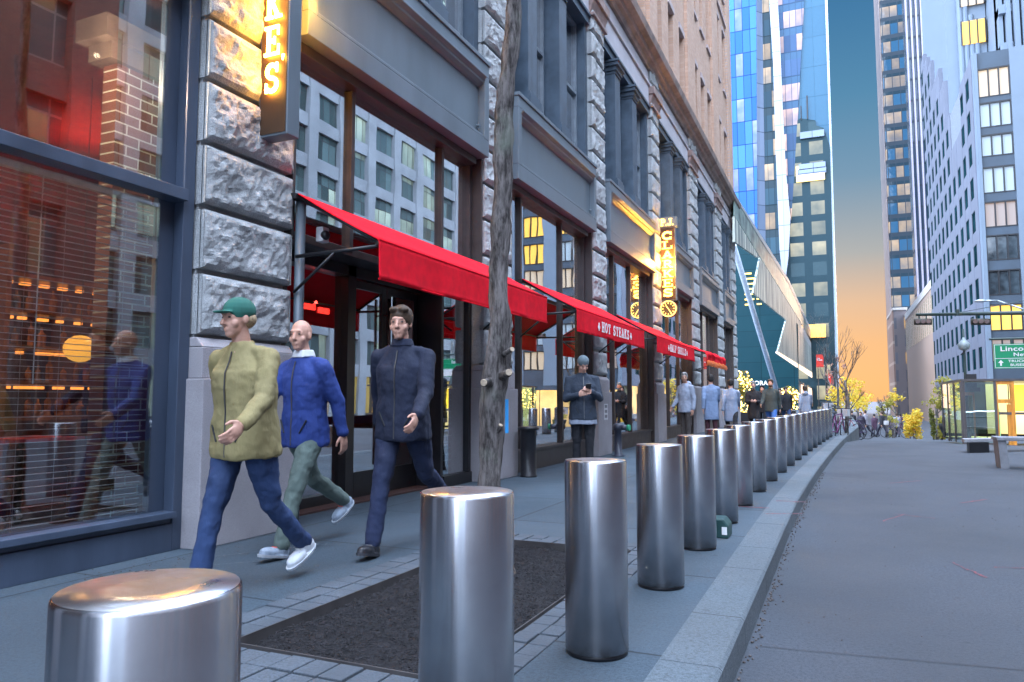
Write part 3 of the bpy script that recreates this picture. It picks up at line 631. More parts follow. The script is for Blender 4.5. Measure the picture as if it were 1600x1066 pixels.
# ================================================================== awnings
def awning(y0,y1,label,text=None,loc=None,crumple=False):
    t=thing('awning',label,'awning',(-4.38,y0,2.1),group='red awnings over the shop windows')
    xf=-3.5; zf=2.44; zb=2.93; zv=2.10; yb0=y0+.02; n=26; mb=MB(); rr=random.Random(int(y0*10))
    # roof sheet
    for j in range(5):
        for i in range(n+1):
            f=j/4; y=y0+(y1-y0)*i/n; sag=.012*math.sin(PI*f)*(1+.5*math.sin(i*.9)); mb.v.append(Vector((-4.36+(xf+4.36)*f,y,zb+(zf-zb)*f-sag)))
    for j in range(4):
        for i in range(n): k=j*(n+1)+i; mb.f.append((k,k+1,k+n+2,k+n+1))
    o=mb.build('canopy',RED,t,smooth=True); sm=o.modifiers.new('thick','SOLIDIFY'); sm.thickness=.006
    # valance, hanging with soft ripples
    mb=MB(); nn=120
    for j in range(9):
        for i in range(nn+1):
            f=j/8; y=y0+(y1-y0)*i/nn; x=xf+f*.008*math.sin(y*4+math.sin(y*3.1)*2)+f*.004*math.sin(y*23+j*.35)+(.006 if j==8 else 0); z=zf-(zf-zv)*f+.006*f*math.sin(y*5)
            mb.v.append(Vector((x+.012,y,z)))
    for j in range(8):
        for i in range(nn): k=j*(nn+1)+i; mb.f.append((k,k+1,k+nn+2,k+nn+1))
    va=mb.build('valance',RED,t,smooth=True); sm=va.modifiers.new('thick','SOLIDIFY'); sm.thickness=.005
    hm=MB(); hm.cyl((xf+.018,y0,zv+.006),(xf+.018,y1,zv+.006),.008,n=8); hm.cyl((xf+.012,y0,zf),(xf+.012,y1,zf),.012,n=8); hm.build('hem',RED,t,smooth='auto')
    fr=MB(); fr.box(-4.42,-4.355,y0-.03,y1+.03,zb-.05,zb+.004)
    fr.build('wall_cassette',BLACK,t,bevel=.005)
    for y in (y0+.03,y1-.03):
        a=MB(); a.cyl((-4.38,y,zb-.02),(xf,y,zf-.02),.016,n=8); a.cyl((-4.38,y,zf-.07),(xf,y,zf-.05),.018,n=8); a.build('side_arm',BLACK,t,smooth='auto')
        d=MB(); d.cyl((-4.40,y,2.05),(-3.95,y,zf-.06),.014,n=8); d.build('strut',BLACK,t,smooth='auto')
    fb=MB(); fb.cyl((xf-.005,y0,zf-.03),(xf-.005,y1,zf-.03),.016,n=8); fb.build('front_bar',BLACK,t,smooth='auto')
    if text:
        h=.165; cw=.145; tot=sum((.09 if c==' ' else cw)+.03 for c in text); yc=(y0+y1)/2+.0; y=yc-tot/2; zt=2.185; x=xf+.034
        for c in text:
            if c==' ': y+=.12; continue
            L_=MB(); glyph(L_,c,(x,y,zt),(0,1,0),(0,0,1),(1,0,0),cw,h,t=.2,d=.004); L_.build('letter',WHITE,t); y+=cw+.03
        for yc_ in (yc-tot/2-.15,yc+tot/2+.10):  # small club-shaped ornaments
            L_=MB()
            for (dy,dz,r) in ((-.028,0,.027),(.028,0,.027),(0,.045,.027)):
                L_.prism([(r*math.cos(k*PI/5),r*math.sin(k*PI/5)) for k in range(10)],(x,yc_+dy,zt+.065+dz),(0,1,0),(0,0,1),(1,0,0),.004)
            L_.prism([(-.02,-.055),(.02,-.055),(.006,.03),(-.006,.03)],(x+.001,yc_,zt+.065),(0,1,0),(0,0,1),(1,0,0),.004)
            L_.build('ornament',WHITE,t)
    return t
awning(5.09,8.95,'plain red canvas awning over the glass entrance doors, with no words on it')
awning(10.15,14.18,'red canvas awning lettered HOT STEAKS in white','HOT STEAKS')
awning(15.30,19.60,'red canvas awning lettered HALF SHELLS in white','HALF SHELLS')
# last awning hangs rumpled
t=thing('awning','short rumpled red awning with orange lining at the far end of the row','awning',(-4.38,20.9,2.1),group='red awnings over the shop windows')
mb=MB(); n=60; ny=14
for j in range(ny+1):
    for i in range(n+1):
        f=j/ny; y=20.9+4.0*i/n; nn_=mnoise.fractal(Vector((y*2.2,f*3,5)),1,2,3); mb.v.append(Vector((-4.36+.95*min(1,f*1.6)+.06*nn_,y,2.80-.36*min(1,f*1.6)-.30*max(0,f-.6)/.4*(1+.35*nn_)+.07*mnoise.noise(Vector((y*3,f*5,2))))))
for j in range(ny):
    for i in range(n): k=j*(n+1)+i; mb.f.append((k,k+1,k+n+2,k+n+1))
o=mb.build('canopy',RED,t,smooth=True)
mb=MB()
for i in range(n+1):
    y=20.9+4.0*i/n; nn_=mnoise.noise(Vector((y*2.6,3,5)))
    for k,(dx,dz) in enumerate(((.0,2.22),(.03,2.14),(.0,2.06))): mb.v.append(Vector((-3.38+dx+.05*nn_,y,dz+.05*nn_)))
for i in range(n):
    for k in range(2): mb.f.append((i*3+k,i*3+k+1,i*3+k+4,i*3+k+3))
o=mb.build('lining',mat('orange lining',(.75,.14,.02),.6),t,smooth=True)
fr=MB(); fr.cyl((-4.38,20.95,2.75),(-3.45,20.95,2.40),.016); fr.cyl((-4.38,24.85,2.75),(-3.45,24.85,2.40),.016); fr.cyl((-4.38,24.85,2.1),(-3.45,24.85,2.38),.014); fr.build('side_arm',BLACK,t)
# ================================================================== amber blade signs
def plight(name,loc,col,e,r=.15):
    l=bpy.data.lights.new(name,'POINT'); l.energy=e; l.color=col; l.shadow_soft_size=r; o=bpy.data.objects.new(name,l); COL.objects.link(o); o.location=loc
def blade(loc_y,x0,x1,z0,label,clock):
    t=thing('blade_sign',label,'sign',(x0,loc_y,z0),group='vertical amber restaurant signs')
    d=.16 if clock else .15; W=x1-x0
    letters=list("CLARKES"); H=.262 if clock else .322; off=.05 if clock else .30; top=z0+off+.06+H*7
    b=MB(); b.box(x0,x1,loc_y,loc_y+d,z0,top+.08); 
    if clock: b.box(x0-.05,x1+.05,loc_y-.03,loc_y+d+.03,top+.082,top+.36)
    else: b.box(x0-.04,x1+.04,loc_y-.03,loc_y+d+.03,top+.082,top+.36)
    b.build('cabinet',STEEL,t,bevel=.006)
    fc=MB(); fc.box(x0+.015,x1-.015,loc_y-.006,loc_y-.002,z0+.02,top+.06); fc.build('sign_face',NEONF,t)
    for dirn in ((1,-1),(-1,1)):   # lettered on both faces
        yq=loc_y-.02 if dirn[0]==1 else loc_y+d+.02
        xl=x0+.06 if dirn[0]==1 else x1-.06
        lw=W-.12 if clock else W-.13; xl+=dirn[0]*(W-.12-lw)/2
        D3=((dirn[0],0,0),(0,0,1),(0,dirn[1],0)); thk=.15 if clock else .19
        for i,c in enumerate(letters):
            m_=MB(); z=top-.03-H*(i+1)+.03; glyph(m_,c,(xl,yq,z),*D3,lw,H*.80,t=thk,d=.014); m_.build('letter',NEON2 if clock else NEON,t)
        z=top-.03-H*6+.03
        m_=MB(); ap=Vector((x1-.05 if dirn[0]==1 else x0+.05,yq,z-.01)); m_.prism([(0,0),(.026,.0),(.008,-.05)],ap,*D3,.014); m_.build('letter',NEON2 if clock else NEON,t)
        wj=W*.36
        yq2=yq+(-.03 if dirn[0]==1 else .03)
        for q,c in enumerate('PJ'): m_=MB(); glyph(m_,c,(xl-.02*dirn[0]+dirn[0]*q*(wj+.03),yq2,top+.12),*D3,wj-.01,.18,t=.2,d=.014); m_.prism([(0,0),(.02,0),(.02,.02),(0,.02)],(xl+dirn[0]*(q*(wj+.03)+wj-.025),yq2,top+.12),*D3,.014); m_.build('letter',NEON2 if clock else NEON,t)
    br=MB(); br.box(-4.52,x0,loc_y+d/2-.02,loc_y+d/2+.02,z0+.3,z0+.36); br.box(-4.52,x0,loc_y+d/2-.02,loc_y+d/2+.02,top-.2,top-.14)
    br.cyl((-4.5,loc_y+.1,z0+.42),(x0,loc_y+.05,z0+.32),.01); br.build('bracket',BLACK,t)
    if clock:
        c=Vector(((x0+x1)/2,loc_y+d/2,z0-.23)); k=MB(); k.cyl(c+Vector((0,-.10,0)),c+Vector((0,.10,0)),.225,n=36); k.box(c.x-.02,c.x+.02,c.y-.02,c.y+.02,c.z+.2,z0); ck=k.build('clock',mat('dark clock case',(.10,.06,.02),.4),t)
        for s_ in (-1,1):
            r=MB(); 
            for q in range(48):
                a=2*PI*q/48;a2=2*PI*(q+1)/48; P=lambda r_,a_,yy:(c.x+r_*math.cos(a_),yy,c.z+r_*math.sin(a_)); y0=c.y+s_*.103;y1_=c.y+s_*.115
                r.add([P(.195,a,y0),P(.22,a,y0),P(.22,a2,y0),P(.195,a2,y0),P(.195,a,y1_),P(.22,a,y1_),P(.22,a2,y1_),P(.195,a2,y1_)],[(4,5,6,7),(0,1,5,4),(1,2,6,5),(2,3,7,6),(3,0,4,7)])
            for q in range(12):
                a=PI/6*q; r.obox((c.x+.155*math.cos(a),c.y+s_*.11,c.z+.155*math.sin(a)),Vector((math.cos(a),0,math.sin(a))),Vector((0,1,0)),Vector((-math.sin(a),0,math.cos(a))),.022,.005,.008)
            for a,l in ((R(125),.11),(R(-58),.15)): r.obox((c.x+l/2*math.cos(a),c.y+s_*.116,c.z+l/2*math.sin(a)),Vector((math.cos(a),0,math.sin(a))),Vector((0,1,0)),Vector((-math.sin(a),0,math.cos(a))),l/2,.004,.009)
            r.build('clock_dial',NEON if False else emit('amber dial',(1,.55,.1),3.0),ck)
    for yy_ in (loc_y-.3,loc_y+d+.3): plight('sign_glow',(x1-.05,yy_,z0+off+H*3.6),(1,.45,.06),110 if clock else 12,.01)
    return t
blade(4.66,-4.42,-4.115,3.30,'nearer vertical sign with glowing amber slab letters on the stone pier beside the entrance',False)
blade(19.9,-4.42,-3.99,3.80,'farther vertical amber sign with a round clock hanging under it, beyond the third awning',True)
# ================================================================== things inside and on the front
def lamp(x,y,z,r,label,grp):
    t=thing('pendant_lamp',label,'lamp',(x,y,z),group=grp)
    m_=MB(); m_.lathe([(.02,.16),(.05,.14),(r*.6,.08),(r,0),(r*.97,0)],(x,y,z),20); m_.build('lamp_shade',mat('amber glass shade',(.5,.2,.03),.4),t,smooth='auto')
    m_=MB(); m_.ell((x,y,z+.01),(r*.75,r*.75,.05)); m_.build('bulb',LAMP,t,smooth=True)
    m_=MB(); m_.cyl((x,y,z+.16),(x,y,4.44),.006,n=6); m_.build('cord',BLACK,t)
    return t
# back bar strip lights and ceiling coves (parts of the building)
sl=MB(); 
for y0,y1 in ((9.9,14.1),(14.7,19),(20,24)):
    sl.box(-8.6,-8.5,y0,y1,1.28,1.34); sl.box(-8.2,-8.15,y0,y1,2.45,2.52)
sl.build('strip_light',LAMP2,BL)
pn=MB()
for y0,y1 in ((10,14),(15,18.8)): pn.box(-8.72,-8.6,y0,y1,.9,1.8); pn.box(-8.72,-8.6,y0,y1,2.1,2.9)
pn.build('lit_back_bar',emit('amber back bar panel',(1,.42,.05),.9,(.3,.15,.05)),BL)
for i,(x,y) in enumerate([(-6.1,10.9),(-6.6,12.2),(-6.3,13.3),(-6.2,15.8),(-6.5,17.2),(-6.2,18.4)]):
    lamp(x,y,2.35 if i!=0 else 2.25,.16,['lowest warm pendant lamp inside the second awning window, nearest the entrance','middle pendant lamp inside the second awning window','farthest pendant lamp inside the second awning window','nearest pendant lamp inside the third awning window','middle pendant lamp inside the third awning window','farthest pendant lamp inside the third awning window'][i],'pendant lamps inside the restaurant')
# gooseneck-lit small amber light under second awning edge
BRL=thing('bar_counter','long wooden bar counter inside behind the second awning window','counter',(-7.4,12,0)); MB().box(-7.8,-7.2,10,18.8,.02,1.02).build('counter_front',WOOD,BRL); MB().box(-7.9,-7.1,9.95,18.85,1.022,1.07).build('counter_top',WOOD,BRL,bevel=.01)
# brick column and sheers inside first window
bc=MB(); ZC=PX(225,118,-5.2).z; bc.box(-5.36,-5.2,PX(175,300,-5.2).y,4.95,.02,ZC); o=bc.build('brick_column',BRICKR); tag(o,'interior brick column with white mortar behind the blinds of the near window','column')
YC=PX(175,300,-5.2).y; MB().box(-5.46,-5.1,YC-.18,5.0,ZC+.14,ZC+.32).box(-5.41,-5.15,YC-.10,5.0,ZC+.002,ZC+.138).build('capital',mat('dark plaster cap',(.10,.07,.06),.8),o,world=False)
MB().box(-5.15,-5.08,8.25,9.3,.02,2.9).build('brick_panel',BRICKR,BL)
# blinds
bd=thing('window_blind','dark slatted blind lowered behind the lower pane of the near window','blind',(-4.68,2,.3))
hr=MB(); hr.box(-4.71,-4.66,.25,3.84,2.545,2.59); hr.build('head_rail',mat('blind slat',(.36,.38,.40),.5),bd)
z=.31; k=0
sl=MB()
while z<2.53:
    a=.004*math.sin(z*9); sl.box(-4.695,-4.670,.25,3.84,z,z+.0032); z+=.040
sl.build('slats',MC['blind slat'],bd)
cd=MB()
for y in (1.2,2.2,2.95,3.2,3.65): cd.cyl((-4.683,y,.3),(-4.683,y,2.55),.0012,n=4)
cd.cyl((-4.66,3.02,1.2),(-4.66,3.02,2.55),.004,n=6); cd.build('ladder_cord',MC['blind slat'],bd)
# glowing things deep in the near room
for i,(x,y,z,r) in enumerate([tuple(PX(125,545,-6.9))+(.15,)]):
    t=thing('globe_lamp','round amber globe lamp glowing behind the blinds','lamp',(x,y,z)); MB().ell((x,y,z),(r,r,r*.9)).build('globe',emit('amber globe',(.9,.42,.06),.75),t,smooth=True); MB().cyl((x,y,z+r*.8),(x,y,4.4),.006,n=6).build('cord',BLACK,t)
bsf=thing('bar_shelf','backlit bottle shelf glowing orange deep inside the near window','shelf',(-7.4,5.3,0))
m_=MB(); 
for z in (.9,1.25,1.6,1.95,2.3): m_.box(-7.6,-7.25,4.45,6.3,z,z+.035)
m_.box(-7.6,-7.25,4.4,4.45,.02,2.6); m_.build('shelf_board',WOOD,bsf)
m_=MB()
for j,z in enumerate((.94,1.29,1.64,1.99)):
    y=4.5
    while y<6.2:
        h=rng.uniform(.14,.26); r=rng.uniform(.028,.045)
        if rng.random()<.85: m_.lathe([(r,0),(r,h*.62),(r*.35,h*.78),(r*.35,h)],(-7.4,y,z),8)
        y+=rng.uniform(.09,.16)
m_.build('bottles',mat('amber bottle glass',(.25,.09,.03),.15,var=.6,vs=8),bsf,kind='stuff')
m_=MB(); 
for z in (1.22,1.57,1.92,2.27):
    for q in range(9): m_.box(-7.55,-7.5,4.5+q*.2,4.5+q*.2+rng.uniform(.05,.17),z-.01,z+.018)
m_.build('shelf_light',emit('shelf glow',(1,.30,.05),1.5),bsf)
# red neon box and glow near the ceiling of near room
t=thing('neon_light','small red neon light high inside the near window','neon',(-7,3.5,3.0)); MB().box(-7.9,-5.9,3.4,3.43,3.35,3.38).build('tube',REDN,t)
t=thing('neon_light','red neon strips inside above the entrance doors','neon',(-5.9,7.2,2.5)); m_=MB(); m_.box(-5.9,-5.88,7.0,7.25,2.20,2.27); m_.box(-5.9,-5.88,7.32,7.52,2.18,2.25); m_.box(-5.5,-5.48,5.5,5.9,2.62,2.74); m_.box(-5.5,-5.48,5.95,6.15,2.62,2.74); m_.build('tube',REDN,t)
# dining table + chairs in near window
def dchair(x,y,rz,lab):
    t=thing('dining_chair',lab,'chair',(x,y,.02),rz,'dining chairs in the near window')
    m_=MB(); m_.box(-.2,.2,-.2,.2,.43,.46); m_.build('seat',WOOD,t,world=False)
    for a in (-.18,.18):
        for b in (-.18,.18): MB().cyl((a,b,0),(a,b,.43 if b<0 else .9),.016,n=6).build('leg',WOOD,t,world=False)
    m_=MB(); 
    for k in range(5): m_.box(-.16+k*.075,-.14+k*.075,.17,.19,.46,.84)
    m_.box(-.2,.2,.165,.2,.82,.92); m_.build('backrest',WOOD,t,world=False)
dchair(-6.2,3.6,R(80),'wooden slat-back chair behind the near window, left of the dining table'); dchair(-6.5,4.9,R(-70),'wooden slat-back chair behind the near window, between the dining table and the brick column')
t=thing('dining_table','small dining table with red cloth behind the near window','table',(-6.6,4.2,.02)); MB().box(-6.95,-6.25,3.85,4.55,.74,.77).build('tabletop',mat('red cloth',(.35,.03,.05),.8),t); MB().cyl((-6.6,4.2,.02),(-6.6,4.2,.74),.03).build('leg',BLACK,t)
# room lights; the column light is added to bring out the brick
plight('near_room_lamp',(-6.3,3.1,2.3),(1,.5,.18),22); qn=PX(135,232,-8.8); plight('neon_glow',(-8.8,qn.y,4.0),(1,.03,.015),34,.02); plight('column_fill',(-4.85,3.5,3.6),(1,.72,.5),40,.02); plight('bar_lamp',(-7.2,12,2.2),(1,.55,.2),90); plight('bar_lamp',(-7.2,17,2.2),(1,.55,.2),90); plight('door_neon_glow',(-5.9,7.3,2.31),(1,.06,.04),5,.02)
# downpipe beside the first pier, round camera box
dp=MB(); dp.cyl((-4.40,5.19,.0),(-4.40,5.19,2.9),.045,n=12); o=dp.build('downpipe',STEEL,smooth='auto'); tag(o,'grey steel downpipe at the corner of the first stone pier','pipe')
t=thing('security_camera','small white round security camera under the plain awning','camera',(-4.30,5.45,2.62)); MB().box(-4.40,-4.32,5.4,5.5,2.56,2.70).build('housing',mat('white plastic',(.7,.7,.7),.4),t,bevel=.01); MB().ell((-4.31,5.43,2.62),(.045,.045,.045)).build('lens',BLACK,t,smooth=True)
# notice in the door glass
t=thing('notice','quilted paper notice hung inside the entrance door glass','notice',(-4.96,7.9,2.0)); MB().box(-4.966,-4.964,7.62,8.02,1.35,2.12).build('sheet',mat('notice paper',(.55,.42,.35),.7),t)
m_=MB(); 
for i in range(7): m_.obox((-4.9625,7.82,2.05-i*.1),Vector((0,math.cos(.8),math.sin(.8))),Vector((1,0,0)),Vector((0,-math.sin(.8),math.cos(.8))),.12,.001,.004); m_.obox((-4.9605,7.82,2.05-i*.1),Vector((0,math.cos(-.8),math.sin(-.8))),Vector((1,0,0)),Vector((0,math.sin(.8),math.cos(.8))),.12,.001,.004)
m_.build('printed_pattern',mat('blue ink',(.05,.05,.35),.6),t)
# paper notice on third pier base
t=MB().box(-4.334,-4.331,14.25,14.5,.70,1.02).build('notice',mat('white paper',(.6,.6,.62),.7)); tag(t,'white paper notice taped to the base of the third stone pier','notice')
m_=MB()
for i in range(3): m_.box(-4.3305,-4.330,14.29,14.46,.74+i*.1,.80+i*.1)
o=m_.build('printed_text',mat('grey print',(.2,.2,.22),.7),t)
# black ashtray post, standpipe, green bait box
t=thing('ash_post','short black cylindrical ash post standing by the second stone pier','ash post',(-4.14,9.87,0)); MB().lathe([(.125,0),(.125,.02),(.115,.03),(.115,.66),(.12,.665)],(-4.14,9.87,0),28).build('body',BLACK,t,smooth='auto'); MB().lathe([(.15,.667),(.155,.68),(.155,.70),(.14,.715)],(-4.14,9.87,0),28).build('lid',BLACK,t,smooth='auto')
p=PZ(966,713); t=thing('standpipe','dark fire hose standpipe with green cap in front of the third window','standpipe',(p.x,p.y,0)); MB().lathe([(.13,0),(.13,.02),(.075,.03),(.07,.50),(.10,.52),(.10,.60),(.06,.64)],(p.x,p.y,0),20).build('pipe',STEEL_D,t,smooth='auto')
MB().cyl((p.x,p.y,.56),(p.x+.2,p.y-.03,.56),.05,.055).build('outlet',STEEL_D,t,smooth='auto'); MB().cyl((p.x+.2,p.y-.03,.56),(p.x+.25,p.y-.035,.56),.06).build('cap',mat('green cap',(.02,.30,.15),.5),t,smooth='auto')
p=PZ(1127,838); t=thing('bait_box','small dark green plastic bait box on the sidewalk behind a bollard','box',(p.x,p.y,0)); MB().ext([(p.x-.12,p.y-.1,0),(p.x+.07,p.y-.1,0),(p.x+.07,p.y-.1,.10),(p.x+.03,p.y-.1,.15),(p.x-.12,p.y-.1,.15)],(0,.22,0)).build('body',mat('dark green plastic',(.015,.06,.06),.5),t,bevel=.01); MB().box(p.x+.02,p.x+.06,p.y-.104,p.y-.1005,.03,.09).build('label_plate',WHITE,t)
# ================================================================== bollards
def make_bollard(label):
    t=thing('bollard',label,'bollard',group='stainless steel bollards along the kerb'); r=.138
    MB().lathe([(r*.97,.0),(r*.97,.02)],n=64).build('base_ring',BLACK,t,world=False,smooth='auto')
    MB().lathe([(r,.02),(r,.823),(r-.0015,.829),(r-.004,.832)],n=96).build('shell',BRUSH,t,world=False,smooth='auto')
    MB().lathe([(r-.0045,.8321),(r-.0045,.8325),(r*.4,.834)],n=96).build('cap',BTOP,t,world=False,smooth='auto')
    return t
bys=[.86,1.95,3.19,4.45,5.68,6.95,8.16,9.45,10.75,12.05,13.35,14.65,15.95,17.25,18.55,19.85,21.15,22.45,23.75]
ords=['first','second','third','fourth','fifth','sixth','seventh','eighth','ninth','tenth','eleventh','twelfth','thirteenth','fourteenth','fifteenth','sixteenth','seventeenth','eighteenth','nineteenth']
specials={0:'nearest steel bollard, cut off by the bottom edge, its worn brushed top in full view',1:'steel bollard in front of the mulch bed, overlapping the bare tree trunk',2:'steel bollard at the right edge of the mulch bed, third from the camera'}
B0=make_bollard(specials[0])
for i,y in enumerate(bys):
    b=B0 if i==0 else copy_tree(B0); b.location=(-1.013+ks(y)*1.1,y,0); b.rotation_euler.z=i*1.7
    b.scale.z=.965 if i==0 else 1
    if i==0: b.location.x=-1.012
    b['label']=specials.get(i,'stainless steel bollard on the sidewalk edge, %s from the camera along the kerb'%ords[i])
# ================================================================== near tree trunk
def trunkmat():
    m,N,L,P=nmat('bark'); v=objvec(N,(1,1,.22),L); n=noise(N,L,v,14,6,.65,.5); n2=noise(N,L,objvec(N,(1,1,1),L),3,4)
    n=mth(N,L,'ADD',mth(N,L,'MULTIPLY',n,.55),mth(N,L,'MULTIPLY',noise(N,L,v,46,5,.7),.45)); c=mixc(N,L,mrange(N,L,n,.42,.58),(.028,.022,.02),(.21,.185,.175)); c=mixc(N,L,mrange(N,L,n2,.55,.7,0,.5),c,(.24,.27,.22)); L.new(c,P.inputs['Base Color']); P.inputs['Roughness'].default_value=.9
    b=N.new('ShaderNodeBump'); b.inputs['Strength'].default_value=1; b.inputs['Distance'].default_value=.05; L.new(n,b.inputs['Height']); L.new(b.outputs[0],P.inputs['Normal']); return m
BARK=trunkmat(); CUT=mat('sawn wood',(.42,.33,.24),.8,var=.3,vs=30)
def limb(mb,pts,rs,n=14,seed=0,lump=.08):
    P=[Vector(p) for p in pts]; rings=[]
    # resample
    Q=[];Rr=[]
    for i in range(len(P)-1):
        s=max(2,int((P[i+1]-P[i]).length/.05)) if n>8 else 2
        for k in range(s): f=k/s; Q.append(P[i].lerp(P[i+1],f)); Rr.append(rs[i]*(1-f)+rs[i+1]*f)
    Q.append(P[-1]);Rr.append(rs[-1]); base=len(mb.v)
    for i,(q,r) in enumerate(zip(Q,Rr)):
        d=(Q[min(i+1,len(Q)-1)]-Q[max(0,i-1)]).normalized(); a=Vector((1,0,0)); a=(a-d*a.dot(d)).normalized() if abs(d.x)<.95 else d.orthogonal().normalized(); b=d.cross(a)
        for k in range(n):
            t=2*PI*k/n; u=a*math.cos(t)+b*math.sin(t); rr=r*(1+lump*mnoise.fractal(q*5+u*.9+Vector((seed,0,0)),1,2,3)*1.6); mb.v.append(q+u*rr)
    m=len(Q)
    for j in range(m-1):
        for k in range(n): mb.f.append((base+j*n+k,base+j*n+(k+1)%n,base+(j+1)*n+(k+1)%n,base+(j+1)*n+k))
    mb.f.append(tuple(base+k for k in range(n-1,-1,-1))); mb.f.append(tuple(base+(m-1)*n+k for k in range(n)))
TY=4.45
T=lambda u,v: PY(u,v,TY)
t=thing('street_tree','bare street tree with knobbly pruned trunk rising out of the mulch bed','tree',(-2.13,TY,-.03))
mb=MB(); pts=[Vector((-2.14,TY,-.06)),Vector((-2.13,TY,.1))]+[T(764,760),T(766,700),T(768,640),T(774,590),T(779,545),T(782,500),T(780,460),T(780,400),T(785,300),T(787,230),T(788,170),T(796,100),T(801,40),T(808,-60),T(812,-300)]
rs=[.24,.13,.100,.098,.103,.125,.115,.09,.085,.083,.082,.082,.082,.078,.07,.06,.05]
rs=[r*.74 for r in rs]
limb(mb,pts,rs,32,1,.2)
tr=mb.build('trunk',BARK,t,smooth=True)
def stub(u,v,du,dv,dy,r,l=1):
    a=T(u,v); b=PY(u+du,v+dv,TY+dy); m_=MB(); r=r*.8; limb(m_,[a,a.lerp(b,.6),b],[r*1.5,r*1.05,r],14,u,.12); s_=m_.build('branch_stub',BARK,t,smooth=True)
    d=(b-a).normalized(); MB().cyl(b-d*.002,b+d*.006,r*.92,r*.85,14).build('cut_face',CUT,s_)
stub(778,560,22,-14,-.1,.022); stub(772,595,-16,3,-.18,.032); stub(783,590,12,-8,-.22,.030); stub(784,555,14,-30,.05,.018); stub(776,640,-10,-30,-.05,.02) if False else None
stub(768,690,14,-25,-.04,.02)
limb_=MB(); limb(limb_,[T(799,90),T(803,40),T(806,-20),T(830,-150)],[.05,.045,.04,.03],14,5); limb_.build('limb',BARK,t,smooth=True)
rr=random.Random(5)
def twig(mb,p,d,r,l,dep,n=5,up=.25):
    q=p+d*l; limb(mb,[p,p.lerp(q,.5)+Vector((rr.uniform(-1,1),rr.uniform(-1,1),0))*l*.05,q],[r,r*.85,r*.65],n,0,0)
    if dep==0: return [q]
    out=[]
    for k in range(rr.choice((2,3))):
        nd=(d+Vector((rr.uniform(-1,1),rr.uniform(-1,1),rr.uniform(-.4,.8)+up))*.7).normalized(); out+=twig(mb,q,nd,r*.62,l*rr.uniform(.6,.85),dep-1,n,up)
    return out
m_=MB()
for k in range(4): twig(m_,T(812,-300),Vector((rr.uniform(-.6,.6),rr.uniform(-.6,.6),1)).normalized(),.035,.9,3)
m_.build('crown',BARK,t,smooth=True)
st_=MB(); st_.obox(T(779,650)+Vector((.085,-.055,0)),Vector((.6,.8,0)),Vector((.8,-.6,0)),Vector((0,0,1)),.012,.002,.11); st_.build('tape_strip',mat('blue tape',(.03,.25,.55),.5),t)
# ================================================================== far left: glass pavilion and tower
TEAL=gridmat('teal pavilion glass',0,3.4,1.75,(.010,.052,.068),(.005,.028,.036),.02,.025,.0,glass2=(.012,.062,.078),rough=.3,spec=.12)
TEALY=gridmat('teal pavilion side glass',1,3.4,2.6,(.03,.13,.15),(.02,.05,.06),.02,.025,.25,(1,.55,.25),.8,glass2=(.05,.2,.22),rough=.15)
def ribbed():
    m,N,L,P=nmat('ribbed pale metal'); v=objvec(N,(1,1,.12),L); n=noise(N,L,v,1.6,5,.7); 
    t=N.new('ShaderNodeTexCoord'); s=N.new('ShaderNodeSeparateXYZ'); L.new(t.outputs['Object'],s.inputs[0]); fr=mth(N,L,'FRACT',mth(N,L,'MULTIPLY',s.outputs[1],.9)); 
    c=mixc(N,L,mth(N,L,'LESS_THAN',fr,.3),(.66,.70,.60),(.10,.17,.17)); c=mixc(N,L,mrange(N,L,n,.4,.62),c,(.14,.18,.18)); L.new(c,P.inputs['Base Color']); P.inputs['Roughness'].default_value=.5; P.inputs['Specular IOR Level'].default_value=.25; return m
RIB=ribbed(); PALEG=mat('pale glass parapet',(.05,.14,.15),.4,var=.6,vs=1.4,spec=.2,col2=(.28,.38,.34)); TRIM=mat('pale metal trim',(.38,.42,.43),.45,metal=.2)
PV=thing('glass_pavilion','teal glass shop pavilion with folded pale metal canopy beyond the stone building','building',(-4.6,70,0))
a=PY(1247,600,86)
MB().ext([PY(u,v,86) for u,v in [(1090,250),(1148,345),(1186,404),(1247,508)]]+[Vector((a.x,86,-.05)),Vector((-45,86,-.05)),Vector((-45,86,16))],(0,.5,0)).build('front_wall',TEAL,PV)
MB().box(a.x-.4,a.x,86.52,135,0,3.2).build('side_glass',TEALY,PV)
XS=a.x+.04
def facet(px,m,name,d=-.10,x=XS): return MB().ext([PX(u,v,x) for u,v in px],(d,0,0)).build(name,m,PV)
facet([(1148,338),(1187,403),(1183,402),(1148,378)],RIB,'canopy_panel')
facet([(1187.6,403),(1252,506),(1249,517),(1177,458)],RIB,'canopy_panel')
facet([(1230.5,491),(1276,556),(1269,587),(1215,550)],RIB,'canopy_panel')
facet([(1148,306),(1187,371),(1230,440),(1279,546),(1277,556),(1253,506),(1188,402),(1148,337)],PALEG,'parapet',-.06)
facet([(1148,302.5),(1188,366),(1232,436),(1281,545),(1280,547),(1231,440.5),(1187,371.5),(1148,306.5)],TRIM,'parapet_rail',-.12,XS+.02)
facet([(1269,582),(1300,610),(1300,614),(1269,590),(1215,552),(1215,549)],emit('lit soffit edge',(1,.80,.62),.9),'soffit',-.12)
facet([(1252,508),(1279,547),(1276,556),(1249,517)],TRIM,'canopy_end',-.1)
m_=MB(); m_.cyl(PY(1146,383,48),PY(1224,645,66),.18,n=10); m_.build('diagonal_strut',mat('white painted strut',(.55,.6,.7),.4),PV,smooth='auto')
p=PY(1247,650,85.9)
fonttext('shop_lettering','SEPHORA',.66,WHITE,PY(1156.5,602,85.94),(1,0,0),(0,0,1),PV,.03,.02)
fonttext('shop_lettering','ATAPLO',.5,WHITE,PY(1217,624,85.94),(1,0,0),(0,0,1),PV,.03,.02)
